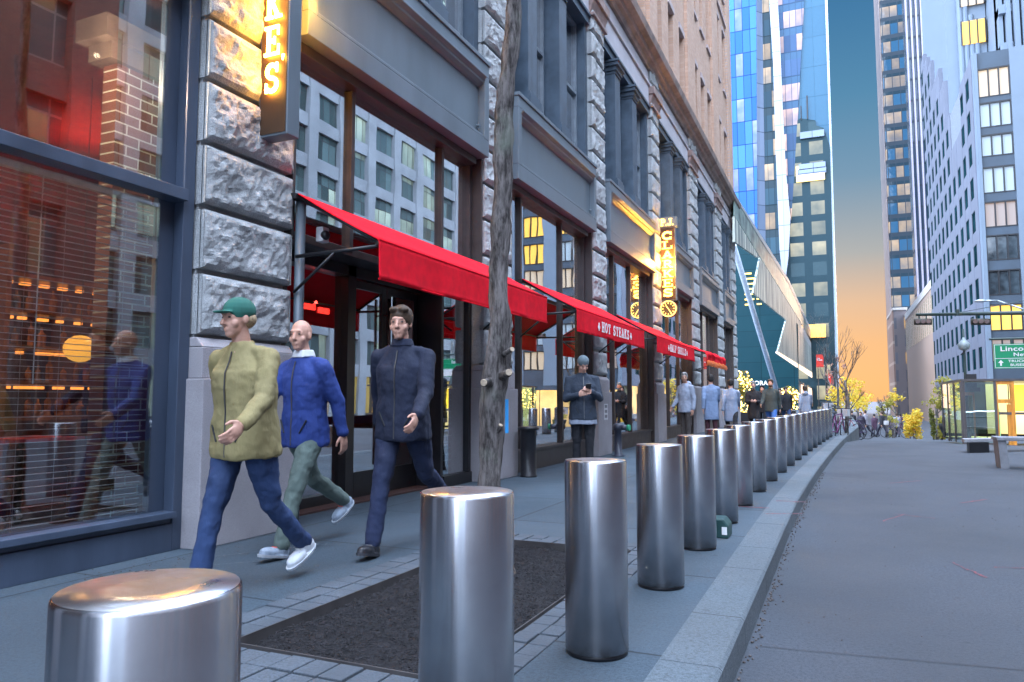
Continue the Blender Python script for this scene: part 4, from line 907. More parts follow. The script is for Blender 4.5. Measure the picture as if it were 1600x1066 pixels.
m_=MB()
for i in range(7): m_.box(PY(1152+0*i,0,85.9).x,PY(1163+3*(i%3),0,85.9).x,85.85,85.93,PY(1150,478-8*i,85.9).z,PY(1150,476-8*i,85.9).z)
for i in range(6): m_.box(PY(1170,0,85.9).x,PY(1177,0,85.9).x,85.85,85.93,PY(1150,478-8*i,85.9).z,PY(1150,476-8*i,85.9).z)
m_.build('interior_light_row',emit('amber light rows',(1,.6,.12),1.5),PV)
# shops along the side, warm light
m_=MB()
for u0,u1 in ((1252,1258),(1263,1268),(1272,1277)): q0=PX(u0,600,a.x+.03);q1=PX(u1,600,a.x+.03); m_.box(a.x+.005,a.x+.03,q0.y,min(134,q1.y),.2,2.9)
m_.build('lit_shop_window',emit('warm shopfront',(1,.62,.42),.9),PV)
# --- glass tower (faceted)
def panel(name,px,Y0,m,par,dy=4,ys=None):
    P=[PY(u,v,Y0 if ys is None else ys[i]) for i,(u,v) in enumerate(px)]
    return MB().ext(P,(0,dy,0)).build(name,m,par)
TW=thing('glass_tower','tall faceted blue glass office tower rising behind the teal pavilion','tower',(-15,130,0))
BLUEG=gridmat('bright blue curtain wall',0,1.25,4.1,(.015,.10,.40),(.01,.035,.13),.07,.03,.22,(.85,.82,.85),.7,spec=.12,glass2=(.07,.24,.62),rough=.12)
GREYG=gridmat('grey blue glass',0,2.4,4.3,(.20,.26,.36),(.07,.10,.15),.04,.03,.0,glass2=(.30,.36,.46),rough=.1)
DARKG=gridmat('dark glass with lit floors',0,.95,4.3,(.03,.07,.10),(.02,.04,.05),.06,.04,.42,(1,.66,.3),.8,glass2=(.07,.15,.2),rough=.12,spec=.12,cell=3,slab=.3,slabc=(.045,.08,.10))
LITG=gridmat('blue glass with lit offices',0,1.0,4.3,(.04,.08,.16),(.04,.08,.14),.08,.05,.34,(1,.62,.32),.8,glass2=(.08,.15,.28),rough=.12,spec=.15,cell=2,slab=.28,slabc=(.06,.13,.22))
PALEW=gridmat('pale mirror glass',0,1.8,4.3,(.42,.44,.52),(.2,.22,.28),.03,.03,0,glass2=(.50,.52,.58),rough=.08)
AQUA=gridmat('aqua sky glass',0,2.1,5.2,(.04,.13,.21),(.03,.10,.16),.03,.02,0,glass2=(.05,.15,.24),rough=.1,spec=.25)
TANREF=gridmat('grey green glass with painted reflection',0,3.4,3.4,(.035,.075,.09),(.03,.065,.08),.38,.34,.72,(.9,.76,.44),.45,glass2=(.045,.09,.105),rough=.2,spec=.15)  # lit window grid paints a reflected building onto the glass
YT=130
panel('blue_facet',[(1120,-60),(1181,-60),(1184,500),(1120,500)],YT,BLUEG,TW,8)
panel('edge_facet',[(1178,-60),(1190,-60),(1200,620),(1183,620)],YT+.5,GREYG,TW,6,[YT,YT+1.5,YT+1.5,YT])
panel('dark_facet',[(1186,-60),(1199,-60),(1208,100),(1212,240),(1218,390),(1225,450),(1226,640),(1198,640)],YT+1.6,DARKG,TW,6)
panel('mirror_wedge',[(1198,-60),(1211.5,-60),(1218,50),(1223,170),(1228,270),(1235,340),(1232,400),(1225,456),(1218,390),(1212,240),(1208,100)],YT-1.0,PALEW,TW,4)
panel('office_facet',[(1210,-60),(1260,-60),(1246,190),(1240,290),(1236.5,340),(1228,270),(1223,170),(1218,50)],YT+.2,LITG,TW,5)
panel('sky_facet',[(1259,-60),(1288,-60),(1300,250),(1239.5,290),(1246,190)],YT+.6,AQUA,TW,5)
panel('lower_facet',[(1246,188),(1250,185),(1274,188),(1275,196),(1287,200),(1297,230),(1307,640),(1226,640),(1225,456),(1232,400),(1236.5,340),(1240,290)],YT+.1,TANREF,TW,5)  # top edge follows the roofline of the painted reflection
panel('corner_fin',[(1287,-60),(1291,-60),(1311,600),(1311,645),(1301,645),(1299,300)],YT+.4,mat('pale steel fin',(.42,.5,.58),.35),TW,7)
for (u0,v0,u1,v1) in ((1250,208,1288,213),(1248,258,1290,262),(1246,266,1291,270)): q=PY(u0,v0,YT);r_=PY(u1,v1,YT); MB().box(q.x,r_.x,YT-.3,YT,r_.z,q.z).build('floor_slab',GREYG,TW)
q0=PY(1244,269,YT);q1=PY(1288,256,YT); m_=MB(); m_.box(q0.x,q1.x,YT-.28,YT-.02,PY(0,283,YT).z*0+PY(1260,284,YT).z,PY(1260,259,YT).z); m_.build('lit_floor',emit('lit amber floor',(1,.68,.22),.75),TW)
q0=PY(1253,560,YT-3);q1=PY(1291,560,YT-3); m_=MB(); m_.box(q0.x,q1.x,YT-.3,YT-.01,PY(1260,528,YT).z,PY(1260,508,YT).z); m_.build('lit_floor',emit('orange restaurant floor',(1,.42,.08),1.1),TW)
m_=MB(); q=PY(1262,186,YT); m_.cyl(q,q+Vector((0,0,4)),.12); m_.cyl(q+Vector((-1,0,0)),q+Vector((-1,0,2.4)),.08); m_.build('roof_mast',BLACK,TW)
MB().box(-34,-3.2,YT+8,YT+40,-2,110).build('tower_core',mat('tower core glass',(.12,.2,.3),.3),TW)
# thin far tower left edge of the gap
FT=thing('far_tower','thin hazy tower edge beyond the right side of the glass tower','tower',(-1,190,0)); a0=PY(1303,430,190);a1=PY(1309,640,190); MB().box(a0.x-1,a1.x+.4,190,210,-4,a0.z).build('wall',mat('hazy beige wall',(.25,.22,.22),.8),FT); MB().box(a0.x-1,a0.x,189.9,190,0,a0.z).build('window_strip',mat('dim glass'),FT) if False else None
# ================================================================== far right: slim tower, fin tower, podium, low block, concrete tower
ST=thing('slim_tower','slim dark glass tower with glowing yellow office floors at the right of the sky gap','tower',(22,180,0))
SLG=gridmat('slim tower glass',0,1.55,4.1,(.03,.09,.15),(.02,.04,.06),.10,.22,.62,(1,.62,.14),.55,glass2=(.06,.16,.26),rough=.06,slab=.18,slabc=(.04,.07,.09))
q0=PY(1400,620,180); q1=PY(1434,620,180)
MB().box(q0.x,q1.x+4,180,196,-4,150).build('front_glass',SLG,ST)
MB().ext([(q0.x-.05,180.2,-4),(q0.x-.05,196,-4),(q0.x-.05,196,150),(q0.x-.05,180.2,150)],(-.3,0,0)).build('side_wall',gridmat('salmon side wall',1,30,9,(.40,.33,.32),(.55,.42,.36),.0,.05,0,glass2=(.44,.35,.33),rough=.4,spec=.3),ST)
FN=thing('fin_tower','white vertical-finned tower behind the concrete office block','tower',(24,150,0))
xa=PY(1426,300,150).x; xb=PY(1462,300,150).x
MB().box(xa,xb+6,150.6,155,-4,140).build('glass_wall',gridmat('fin tower glass',0,1.2,4,(.07,.11,.17),(.05,.08,.12),.05,.1,.0,glass2=(.12,.18,.26),rough=.1),FN)
FINM=mat('pale fin',(.30,.27,.33),.5); 
x=xa
while x<xb+6:
    MB().box(x,x+.30,149.6,150.6,14,140).build('fin',FINM,FN); x+=.82
PD=thing('podium_building','smooth beige podium block with narrow slit windows catching the sunset colour','building',(12.5,110,0))
Xp=12.55; y0=108; y1=PX(1411,600,Xp).y
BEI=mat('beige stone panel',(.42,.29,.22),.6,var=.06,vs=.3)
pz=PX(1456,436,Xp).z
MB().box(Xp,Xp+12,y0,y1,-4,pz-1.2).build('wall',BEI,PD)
MB().box(Xp-.1,Xp+12,y0-.1,y1+.1,pz-1.2,pz).build('parapet',mat('pale parapet',(.62,.56,.5),.6),PD)
m_=MB(); y=y0+2
while y<y1-1: m_.box(Xp-.02,Xp+.05,y,y+1.4,pz-7.5,pz-1.9); y+=3.1
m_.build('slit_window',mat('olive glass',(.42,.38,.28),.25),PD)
LB=thing('low_block','brown residential block with slanted balcony lines at the end of the street','building',(17,170,0))
q0=PY(1396,485,170);q1=PY(1416,485,170)
MB().box(q0.x,q1.x,170,190,-4,q0.z).build('front_wall',gridmat('brown block front',0,3,3.6,(.12,.11,.12),(.27,.22,.22),.45,.35,.22,(1,.55,.12),.7,glass2=(.2,.2,.24),rough=.3),LB)
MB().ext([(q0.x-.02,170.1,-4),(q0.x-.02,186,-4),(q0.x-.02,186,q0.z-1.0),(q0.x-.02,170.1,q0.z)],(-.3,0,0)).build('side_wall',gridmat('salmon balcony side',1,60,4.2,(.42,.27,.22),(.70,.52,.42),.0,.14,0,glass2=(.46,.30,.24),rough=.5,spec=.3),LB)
MB().box(q0.x-.2,q1.x+.2,169.7,190,q0.z,q0.z+.5).build('roof_slab',mat('beige roof slab',(.55,.48,.42),.6),LB)
# concrete office block (grid of punched windows), front at Y=75
CT=thing('concrete_tower','pale concrete office block with rows of three-pane windows above a lit lobby at right','building',(12.2,75,-2))
CONC=mat('pale concrete cladding',(.17,.21,.26),.75,var=.05,vs=.5,bump=.15,bs=20); SPAN=mat('grey spandrel panel',(.05,.07,.095),.6,var=.15,vs=.6)
WPANE=[emit('office pane pale blind',(.62,.75,.88),.15,(.30,.35,.38)),emit('office pane warm blind',(1,.72,.40),.35,(.3,.27,.24)),mat('office pane dark',(.04,.055,.065),.08,spec=1,var=.4,vs=2),emit('office pane amber',(1,.56,.08),.9,(.3,.2,.05)),emit('office pane dim peach',(.9,.6,.45),.2,(.18,.18,.18))]
YF=75; XL=PY(1531,300,YF).x; 
zt=PY(1528,82,YF).z; zb=PY(1540,597,YF).z
wz=[(102,148,1),(156,196,0),(207,242,0),(258,300,0),(313,354,4),(366,406,2),(421,461,2),(475,517,3),(528,566,4)]
m_=MB(); xw0=PY(1537,300,YF).x; xw1=PY(1589,300,YF).x; pier=PY(1600,300,YF).x-xw1+1.2
bayw=xw1-xw0
nb=4; zs=[zb]; 
m_.box(XL,xw0,YF,YF+1,zb,zt)
x=xw0
for b in range(nb): m_.box(x+bayw,x+bayw+pier,YF,YF+1,zb,zt); x+=bayw+pier
m_.box(XL,x,YF+.0,YF+1,zt,zt+.02) if False else None
m_.build('concrete_pier',CONC,CT)
sp=MB(); lastz=zt
x=xw0
for b in range(nb):
    zz=zt
    for (va,vb,k) in wz:
        z1=PY(1560,va,YF).z; z0=PY(1560,vb,YF).z
        MB().box(x,x+bayw,YF+.25,YF+1,z1,zz).build('spandrel',SPAN,CT); zz=z0
        kk=k if b==0 else rr.choice([0,1,1,4,3,0])
        wdw=MB(); t_=.1
        for e in (0,1,2,3): xx=x+(bayw-t_)*e/3; wdw.box(xx,xx+t_,YF+.2,YF+.5,z0,z1)
        wdw.box(x,x+bayw,YF+.22,YF+.48,z0,z0+.1); wdw.box(x,x+bayw,YF+.22,YF+.48,z1-.12,z1)
        wf=wdw.build('window',BLACK,CT)
        MB().box(x+.05,x+bayw-.05,YF+.40,YF+.45,z0+.05,z1-.05).build('pane',WPANE[kk],wf)
    MB().box(x,x+bayw,YF+.25,YF+1,zb,zz).build('spandrel',SPAN,CT)
    x+=bayw+pier
MB().box(XL+.02,x,YF+1,YF+34,zb,zt-.3).build('core_wall',mat('core grey',(.2,.22,.25),.8),CT)
# left face with punched windows and stepped top, X = XL
yl=YF; zf=(PY(1560,102,YF).z-PY(1560,156,YF).z)
nwin=11; pit=(PX(1462,600,XL).y-YF)/nwin
fw_=MB(); FW2=MB()
wcount=0
ztop0=PY(1560,102,YF).z+.3
for i in range(nwin):
    ya=YF+1.002+i*pit*.98; yb_=ya+pit*.98
    # steps: the bays rise away from the corner in groups
    top=zt+[0,0,-3,-3,0,5,8,8,12,14,16][i]-(1.2 if i in (2,3) else 0)
    fw_.box(XL-.06,XL+.5,ya,ya+pit*.42,zb,top)
    zz=ztop0; zcur=top
    rows_=[]
    z1=ztop0+zf*5
    while z1>zb+1.2:
        if z1<top-.5: rows_.append((z1-zf*.62,z1))
        z1-=zf
    for (z0,z1) in rows_:
        fw_.box(XL-.04,XL+.5,ya+pit*.42,yb_,z1,zcur); zcur=z0
        if wcount<96:
            wd=MB().box(XL+.0,XL+.5,ya+pit*.42,yb_,z0,z1).build('side_window',mat('side window glass',(.010,.032,.038),.8,spec=.0,var=.5,vs=1),CT); wcount+=1
        else: FW2.box(XL+.0,XL+.5,ya+pit*.42,yb_,z0,z1)
    fw_.box(XL-.04,XL+.5,ya+pit*.42,yb_,zb,zcur)
FW2.build('side_window',MC['side window glass'],CT,kind='stuff')
fw_.build('side_wall',mat('grey violet concrete',(.15,.16,.20),.8,var=.06,vs=.5),CT)
# taller rear mass with rounded pilasters
rb=MB(); q0=PY(1500,100,92).x;q1=PY(1542,100,92).x
rb.box(q0,q1+.1,92,110,zt-3,52)
for k in range(4): xx=q0+.2+k*.5; rb.cyl((xx,91.9,zt-6),(xx,91.9,46-k*1.3),.28,n=10)
x2=PY(1540,50,92).x
rb.box(x2-3.6,x2+12,93,115,zt-2,60); 
for k in range(9): xx=x2+.8+k*.9; rb.box(xx,xx+.35,92.5,93,zt-2,60)
rb.build('upper_mass',CONC,CT)
for (va,vb,k) in ((-30,12,1),(36,72,3)):
    z1=PY(1520,va,92.3).z; z0=PY(1520,vb,92.3).z; xa_=PY(1501,40,91.5).x; xb_=PY(1541,40,91.5).x
    wdw=MB(); 
    for e in range(4): xx=xa_+(xb_-xa_-.12)*e/3; wdw.box(xx,xx+.12,91.4,91.8,z0,z1)
    wf=wdw.build('window',BLACK,CT); MB().box(xa_,xb_,91.62,91.7,z0,z1).build('pane',WPANE[1 if k==1 else 3],wf)
# angled upper wing at far right
ug=MB(); 
for k in range(5):
    xx=PY(1562+10*k,60,86).x; ug.box(xx,xx+.35,86-k*.9,88,zt,56)
ug.box(PY(1562,60,86).x,PY(1562,60,86).x+9,87,92.9,zt,56)
for z in (zt+4,zt+8,zt+12,zt+16,zt+20): ug.box(PY(1562,60,86).x,PY(1562,60,86).x+9,85.5,87,z,z+.9)
ug.build('upper_wing',CONC,CT)
# lobby
LG=gridmat('lobby glass with gold light',0,2.2,6,(.10,.12,.10),(.05,.05,.04),.04,.03,.9,(1,.62,.2),1.6,glass2=(.3,.3,.2),rough=.1)
LGY=gridmat('lobby side glass with gold light',1,2.0,6,(.10,.12,.10),(.06,.05,.04),.08,.03,.9,(1,.62,.24),1.5,glass2=(.3,.3,.2),rough=.1)
lm=MB(); lm.box(XL+.3,x,YF+.5,YF+.7,-2.5,zb); lm.build('lobby_front',LG,CT)
MB().box(XL+.3,XL+.5,YF+.72,YF+32,-2.5,zb).build('lobby_side',LGY,CT)
for k in range(8): MB().box(XL,XL+.3,YF+.5+k*4,YF+.9+k*4,-2.5,zb).build('lobby_column',mat('bronze column',(.16,.11,.07),.4),CT)
MB().box(XL-.2,x,YF-.2,YF+.5,zb-.5,zb).build('lobby_lintel',SPAN,CT)
# ================================================================== glass kiosk at right, benches, overhead arm with signals, road sign
KY=26.0
def kx(u,Y=KY): return PY(u,640,Y).x
KG=glass('kiosk glass',.25,(.72,.86,.80))
KS=thing('glass_kiosk','glass entrance kiosk with amber wood door frames beside the road at right','kiosk',(kx(1500),KY,-.2))
zk=PY(1520,596,KY).z; zg=-.24
FRM=mat('bronze kiosk frame',(.09,.08,.08),.4); AMB=mat('amber wood frame',(.75,.30,.04),.4,var=.2,vs=3,stretch=(5,5,.5))
m_=MB()
for u in (1503,1507,1556): m_.box(kx(u)-.03,kx(u)+.03,KY-.05,KY+.05,zg,zk)
for yv in (KY+1.5,KY+3,KY+4.5): m_.box(kx(1503)-.03,kx(1503)+.03,yv,yv+.08,zg,zk)
m_.box(kx(1503),kx(1503)+5,KY-.06,KY+5,zk,zk+.07); m_.box(kx(1503),kx(1556),KY-.03,KY+.03,zg,zg+.06)
m_.box(kx(1556),kx(1556)+3,KY-.03,KY+.03,PY(1560,648,KY).z,PY(1560,644,KY).z)
m_.build('frame',FRM,KS)
MB().box(kx(1509),kx(1555),KY-.01,KY+.01,zg+.07,zk-.02).build('glass_panel',KG,KS)
MB().box(kx(1503)-.01,kx(1503)+.01,KY+.06,KY+4.9,zg,zk-.02).build('glass_panel',KG,KS)
MB().box(kx(1503)+.1,kx(1503)+4.8,KY+4.9,KY+4.95,zg,zk).build('glass_panel',gridmat('kiosk back glass gold glow',0,.7,2.6,(.12,.2,.16),(.05,.05,.04),.05,.04,.95,(1,.82,.36),2.4,glass2=(.25,.4,.3)),KS)  # gold reflections in the glass painted as its own glow
m_=MB(); 
m_.box(kx(1557),kx(1560),KY-.04,KY+.12,zg,zk); m_.box(kx(1580),kx(1586),KY-.04,KY+.12,zg,zk); m_.box(kx(1560),kx(1580),KY-.03,KY+.1,PY(1570,630,KY).z,PY(1570,624,KY).z); m_.box(kx(1560),kx(1580),KY-.03,KY+.1,zk-.1,zk); m_.box(kx(1574),kx(1580),KY-.02,KY+.08,zg,PY(1570,632,KY).z)
m_.box(kx(1520),kx(1540),KY+2.0,KY+2.1,PY(1540,618,KY+2).z,PY(1540,613,KY+2).z); m_.box(kx(1538),kx(1541),KY+2,KY+2.1,zg,PY(1540,613,KY+2).z)
m_.build('door_frame',AMB,KS)
MB().box(kx(1590),kx(1590)+1.8,KY+.3,KY+.4,zg+1,zk-.1).build('lit_panel',emit('yellow lit panel',(1,.66,.05),.9),KS)
MB().box(kx(1561),kx(1566),KY+.4,KY+.5,zg,PY(1570,640,KY).z).build('lit_panel',emit('green lit panel',(.35,.75,.3),.35),KS)
# benches
BST=mat('grey precast bench',(.20,.21,.23),.75,var=.2,vs=5,bump=.3)
zr=-.15; 
t=thing('bench','dark precast bench on slab legs at the right edge of the road','bench',(2.9,16.6,zr))
A=PZ(1560,732,zr); T0=PY(1556,683,A.y); 
m_=MB(); m_.box(T0.x,T0.x+3.2,A.y-.1,A.y+.5,T0.z-.06,T0.z); m_.build('seat',BST,t,bevel=.01)
for k in (0.02,.62,1.6): MB().ext([(T0.x+k,A.y-.05,T0.z-.062),(T0.x+k+.13,A.y-.05,T0.z-.062),(T0.x+k+.16,A.y-.05,zr),(T0.x+k+.03,A.y-.05,zr)],(0,.5,0)).build('leg',BST,t)
t=thing('bench','long low bench plinth lying beyond the precast bench at right','bench',(2.7,20,zr))
A=PZ(1508,708,zr); 
m_=MB(); m_.ext([(A.x,A.y,.10),(A.x+2.2,A.y+2,.10),(A.x+2.2,A.y+2.4,.10),(A.x,A.y+.5,.10)],(0,0,.07)); m_.build('seat',mat('pale weathered plank',(.30,.30,.32),.7),t)
m_=MB(); m_.ext([(A.x+.1,A.y+.05,zr),(A.x+.55,A.y+.4,zr),(A.x+.55,A.y+.6,zr),(A.x+.1,A.y+.45,zr)],(0,0,.24)); m_.build('leg',BLACK,t); MB().box(A.x+1.6,A.x+2.1,A.y+1.7,A.y+2.1,zr-.1,.098).build('leg',BLACK,t)
# overhead arm
MY=30.0
SG=mat('dark green painted pole',(.03,.055,.05),.5)
t=thing('signal_arm','dark horizontal mast arm carrying traffic signals over the right side of the road','traffic signal',(9.5,MY,-.4))
m_=MB(); q0=PY(1431,492,MY);q1=PY(1600,489,MY); q2=q0+(q1-q0)*2.0; m_.cyl(q0,q2,.05,.10,n=12); m_.build('arm',SG,t,smooth='auto'); MB().cyl((q2.x,MY,-.5),(q2.x,MY,q2.z+1),.14,.11,n=14).build('pole',SG,t,smooth='auto')
for u0,u1 in ((1428,1456),(1517,1547)):
    a_=PY(u0,503,MY);b_=PY(u1,503,MY)
    h=MB(); h.cyl(a_,b_,.115,n=12); h.build('signal_head',mat('yellow black signal housing',(.05,.045,.03),.5),t,smooth='auto')
    mm=MB(); 
    for f in (.3,.7): c=a_.lerp(b_,f); mm.cyl(c,(c.x,MY,q0.z),.025)
    mm.build('hanger',SG,t)
    mm=MB()
    for f in (.2,.5,.8): c=a_.lerp(b_,f); mm.cyl(c+Vector((0,-.11,0)),c+Vector((0,-.17,0)),.07,.075,n=12)
    mm.build('visor',mat('dull reddish visor',(.14,.09,.08),.5),t,smooth='auto')
m_=MB(); a_=PY(1496,489,MY); b_=PY(1600,470,MY); m_.cyl(a_,b_,.012,n=6); m_.cyl(a_+Vector((0,0,-.1)),a_+Vector((0,0,.12)),.06); m_.build('stay_cable',SG,t)
t=thing('street_light','pale cobra-head street light arm over the road at right','street lamp',(9.2,MY+.3,-.4))
pts=[PY(1536,470,MY+.3),PY(1558,470,MY+.3),PY(1580,477,MY+.3),PY(1610,487,MY+.3),PY(1680,512,MY+.3)]
MB().tube(pts,.03,8).build('arm',mat('galvanised steel',(.5,.55,.58),.4,metal=.5),t,smooth='auto'); q=PY(1680,512,MY+.3); MB().cyl((q.x,q.y,-.4),(q.x,q.y,q.z+.3),.08).build('pole',MC['galvanised steel'],t)
MB().ell(PY(1532,470.5,MY+.3),(.20,.09,.05)).build('lamp_head',MC['galvanised steel'],t,smooth=True)
# road sign
SGN=thing('road_sign','large green overhead road sign for Lincoln Tunnel, New Jersey at the right edge','sign',(8,MY-.6,-.4))
YS=MY-.6; GRN=mat('green sign sheet',(.0,.25,.10),.45,var=.04); 
q0=PY(1552,538,YS);q1=PY(1556,567,YS); W_=3.4; H_=q0.z-q1.z
x0=q0.x; zt_=q0.z; zb_=zt_-.83
MB().box(x0,x0+W_,YS,YS+.04,zb_,zt_).build('panel',GRN,SGN)
m_=MB(); zz=zt_-.49
for (a,b,c,d) in ((x0+.02,x0+W_-.02,zt_-.035,zt_-.02),(x0+.02,x0+W_-.02,zb_+.02,zb_+.035),(x0+.02,x0+.035,zb_+.02,zt_-.02),(x0+.04,x0+W_-.04,zz-.008,zz+.008)): m_.box(a,b,YS-.006,YS-.002,c,d)
m_.build('border',WHITE,SGN)
fonttext('lettering','Lincoln Tunnel',.225,WHITE,(x0+.18,YS-.01,zt_-.24),(1,0,0),(0,0,1),SGN,.015,.003,1.3)
fonttext('lettering','New Jersey',.17,WHITE,(x0+.55,YS-.01,zt_-.42),(1,0,0),(0,0,1),SGN,.015,.003,1.3)
fonttext('lettering','TRUCKS',.115,WHITE,(x0+.40,YS-.01,zt_-.62),(1,0,0),(0,0,1),SGN,.015,.003,1.25)
fonttext('lettering','BUSES',.115,WHITE,(x0+.45,YS-.01,zt_-.75),(1,0,0),(0,0,1),SGN,.015,.003,1.25)
m_=MB(); m_.prism([(-.025,-.1),(.025,-.1),(.025,.0),(.08,.0),(0,.10),(-.08,.0),(-.025,.0)],(x0+.19,YS-.004,zz-.15),(1,0,0),(0,0,1),(0,-1,0),.004); m_.build('arrow',WHITE,SGN)
MB().box(x0+1.02,x0+W_-.05,YS-.012,YS-.002,zb_+.04,zz-.02).build('white_panel',WHITE,SGN)
fonttext('lettering','CARS',.115,mat('blue sign ink',(.02,.06,.35),.5),(x0+1.1,YS-.016,zt_-.62),(1,0,0),(0,0,1),SGN,.015,.003,1.25); fonttext('lettering','ONLY',.115,MC['blue sign ink'],(x0+1.1,YS-.016,zt_-.75),(1,0,0),(0,0,1),SGN,.015,.003,1.25)
m_=MB(); zf_=zt_+.18
m_.cyl((x0-.1,YS+.1,zf_),(9.4,YS+.1,zf_),.04); m_.box(x0+.5,x0+.56,YS+.05,YS+.1,zb_,zf_); m_.box(x0+2.2,x0+2.26,YS+.05,YS+.1,zb_,zf_); m_.cyl((9.4,YS+.1,-.5),(9.4,YS+.1,zf_),.09); m_.build('support_frame',SG,SGN)
# ornate street lamp + camera cluster near kiosk
t=thing('street_lamp','dark ornate street lamp post in front of the concrete block beside the kiosk','street lamp',(kx(1511,29),29,-.35))
c=PY(1511,640,29); m_=MB(); m_.lathe([(.16,0),(.16,.15),(.09,.25),(.07,1.2),(.05,1.3),(.04,3.2),(.03,3.9)],(c.x,29,-.4),14); m_.build('post',SG,t,smooth='auto')
hz=PY(1511,548,29).z; m_=MB(); m_.lathe([(.05,.0),(.16,.06),(.19,.22),(.10,.32),(.05,.40),(.02,.50)],(c.x,29,hz),14); m_.build('lantern',mat('milky lantern',(.28,.33,.33),.3),t,smooth='auto')
m_=MB(); m_.cyl((c.x+.02,28.9,hz+.0),(c.x-.12,28.9,hz-.15),.02); m_.box(c.x-.02,c.x+.3,28.85,29.1,PY(1511,610,29).z,PY(1511,585,29).z); m_.box(c.x-.3,c.x+.4,28.9,29.0,PY(1511,612,29).z,PY(1511,606,29).z); m_.build('bracket',BLACK,t)
# red banners on posts
def banner(u0,v0,u1,v1,Y,label,txt):
    a=PY(u0,v0,Y);b=PY(u1,v1,Y); t=thing('banner_post',label,'banner',(b.x+.12,Y,0),group='red street banners')
    MB().box(a.x,b.x,Y,Y+.03,b.z,a.z).build('banner',mat('red banner',(.62,.03,.015),.6,var=.05),t)
    MB().cyl((b.x+.12,Y,-.3),(b.x+.12,Y,a.z+.4),.06).build('post',BLACK,t)
    m_=MB(); m_.cyl((a.x,Y+.015,a.z-.03),(b.x+.12,Y+.015,a.z-.03),.02,n=6); m_.cyl((a.x,Y+.015,b.z+.03),(b.x+.12,Y+.015,b.z+.03),.02,n=6); m_.build('bracket_arm',BLACK,t)
    fonttext('lettering',txt,(b.x-a.x)*.24,WHITE,(a.x+(b.x-a.x)*.1,Y-.01,a.z-(a.z-b.z)*.35),(1,0,0),(0,0,1),t,.03,.003)
banner(1275,554,1287,574,50,'upper red banner on the nearer post beyond the row of bollards','Get\nfriendly'); banner(1294,583,1302,601,66,'lower smaller red banner on the farther post beyond the bollards','33\nst')
# ================================================================== opposite side of the street and behind (seen only in reflections and from other viewpoints)
def plainblock(name,label,x0,x1,y0,y1,z1,wallm,face,nb,fh,wfr,glassm,zbase=-.15,first=4.6):
    t=thing(name,label,'building',((x0+x1)/2,(y0+y1)/2,zbase))
    m_=MB(); fx=x0 if face=='-x' else x1; s_=1 if face=='-x' else -1
    m_.box(x0+.6,x1,y0,y1,zbase,z1); pit=(y1-y0)/nb; z=zbase; m2=MB()
    for i in range(nb+1):
        y=y0+i*pit; m_.box(x0,x0+.598,y-pit*wfr/2,y+pit*wfr/2,zbase,z1)
    zs_=first
    while zs_<z1-2:
        m_.box(x0+.15,x0+.597,y0,y1,zs_,zs_+fh*.32); zs_+=fh
    m_.build('wall',wallm,t)
    m_=MB(); m_.box(x0+.40,x0+.45,y0,y1,zbase+.3,z1-.5); m_.build('window_glass',glassm,t)
    return t
plainblock('brick_building','brown brick building across the street with rows of windows',14.5,24,-34,17,24,BRICKX,'-x',15,3.6,.5,gridmat('brick far glass',1,1.1,1.8,(.05,.06,.06),(.3,.28,.25),.06,.05,.25,(1,.6,.3),.4,glass2=(.12,.14,.14)),first=4)
OB=plainblock('office_building','pale concrete office building across the street with wide window bands',26,50,20,96,64,mat('pale reflected concrete',(.23,.25,.27),.8,vs=.4),'-x',20,3.05,.26,gridmat('office far glass',1,.86,3.5,(.04,.06,.06),(.03,.035,.04),.08,.02,.35,(.8,1,.85),.42,glass2=(.16,.24,.24),cell=3,rough=.15),first=3.0)
MB().box(26.2,26.5,34,95,.0,3.0).build('lit_lobby',gridmat('amber lobby front',1,3.2,3.4,(.3,.2,.05),(.05,.04,.03),.12,.05,.75,(1,.52,.06),2.2),OB)
plainblock('office_building','grey office building behind the brown brick building',32,50,-40,19,38,CONC,'-x',12,3.5,.3,MC['office far glass'],first=3)
t=thing('glass_tower','pale blue glass tower standing at the far corner across the street','tower',(34,75,0)); MB().box(44,60,60,85,-2,95).build('wall',BLUEG,t) 
plainb=thing('stone_building','plain grey stone block added out of view behind the camera for reflections','building',(-10,-30,0)); MB().box(-16,-4.5,-60,-5.75,0,27).build('wall',LIME,plainb); WB_=MB(); [WB_.box(-4.52,-4.46,-58+k*4.4,-55.6+k*4.4,.8+5*j,4.2+5*j) for k in range(12) for j in range(4)]; WB_.build('window_glass',mat('dark rear glass',(.02,.03,.035),.1),plainb)  # unseen block added to darken the left side of bollard reflections
t=thing('brick_building','brown brick building with wing, added out of view behind the camera for reflections','building',(0,-70,0)); MB().box(-30,-5,-90,-60,-.2,30).build('wall',BRICKX,t); MB().box(8,34,-90,-58,-.2,24).build('wing',CONC,t)  # unseen blocks added to give the bollard reflections contrast
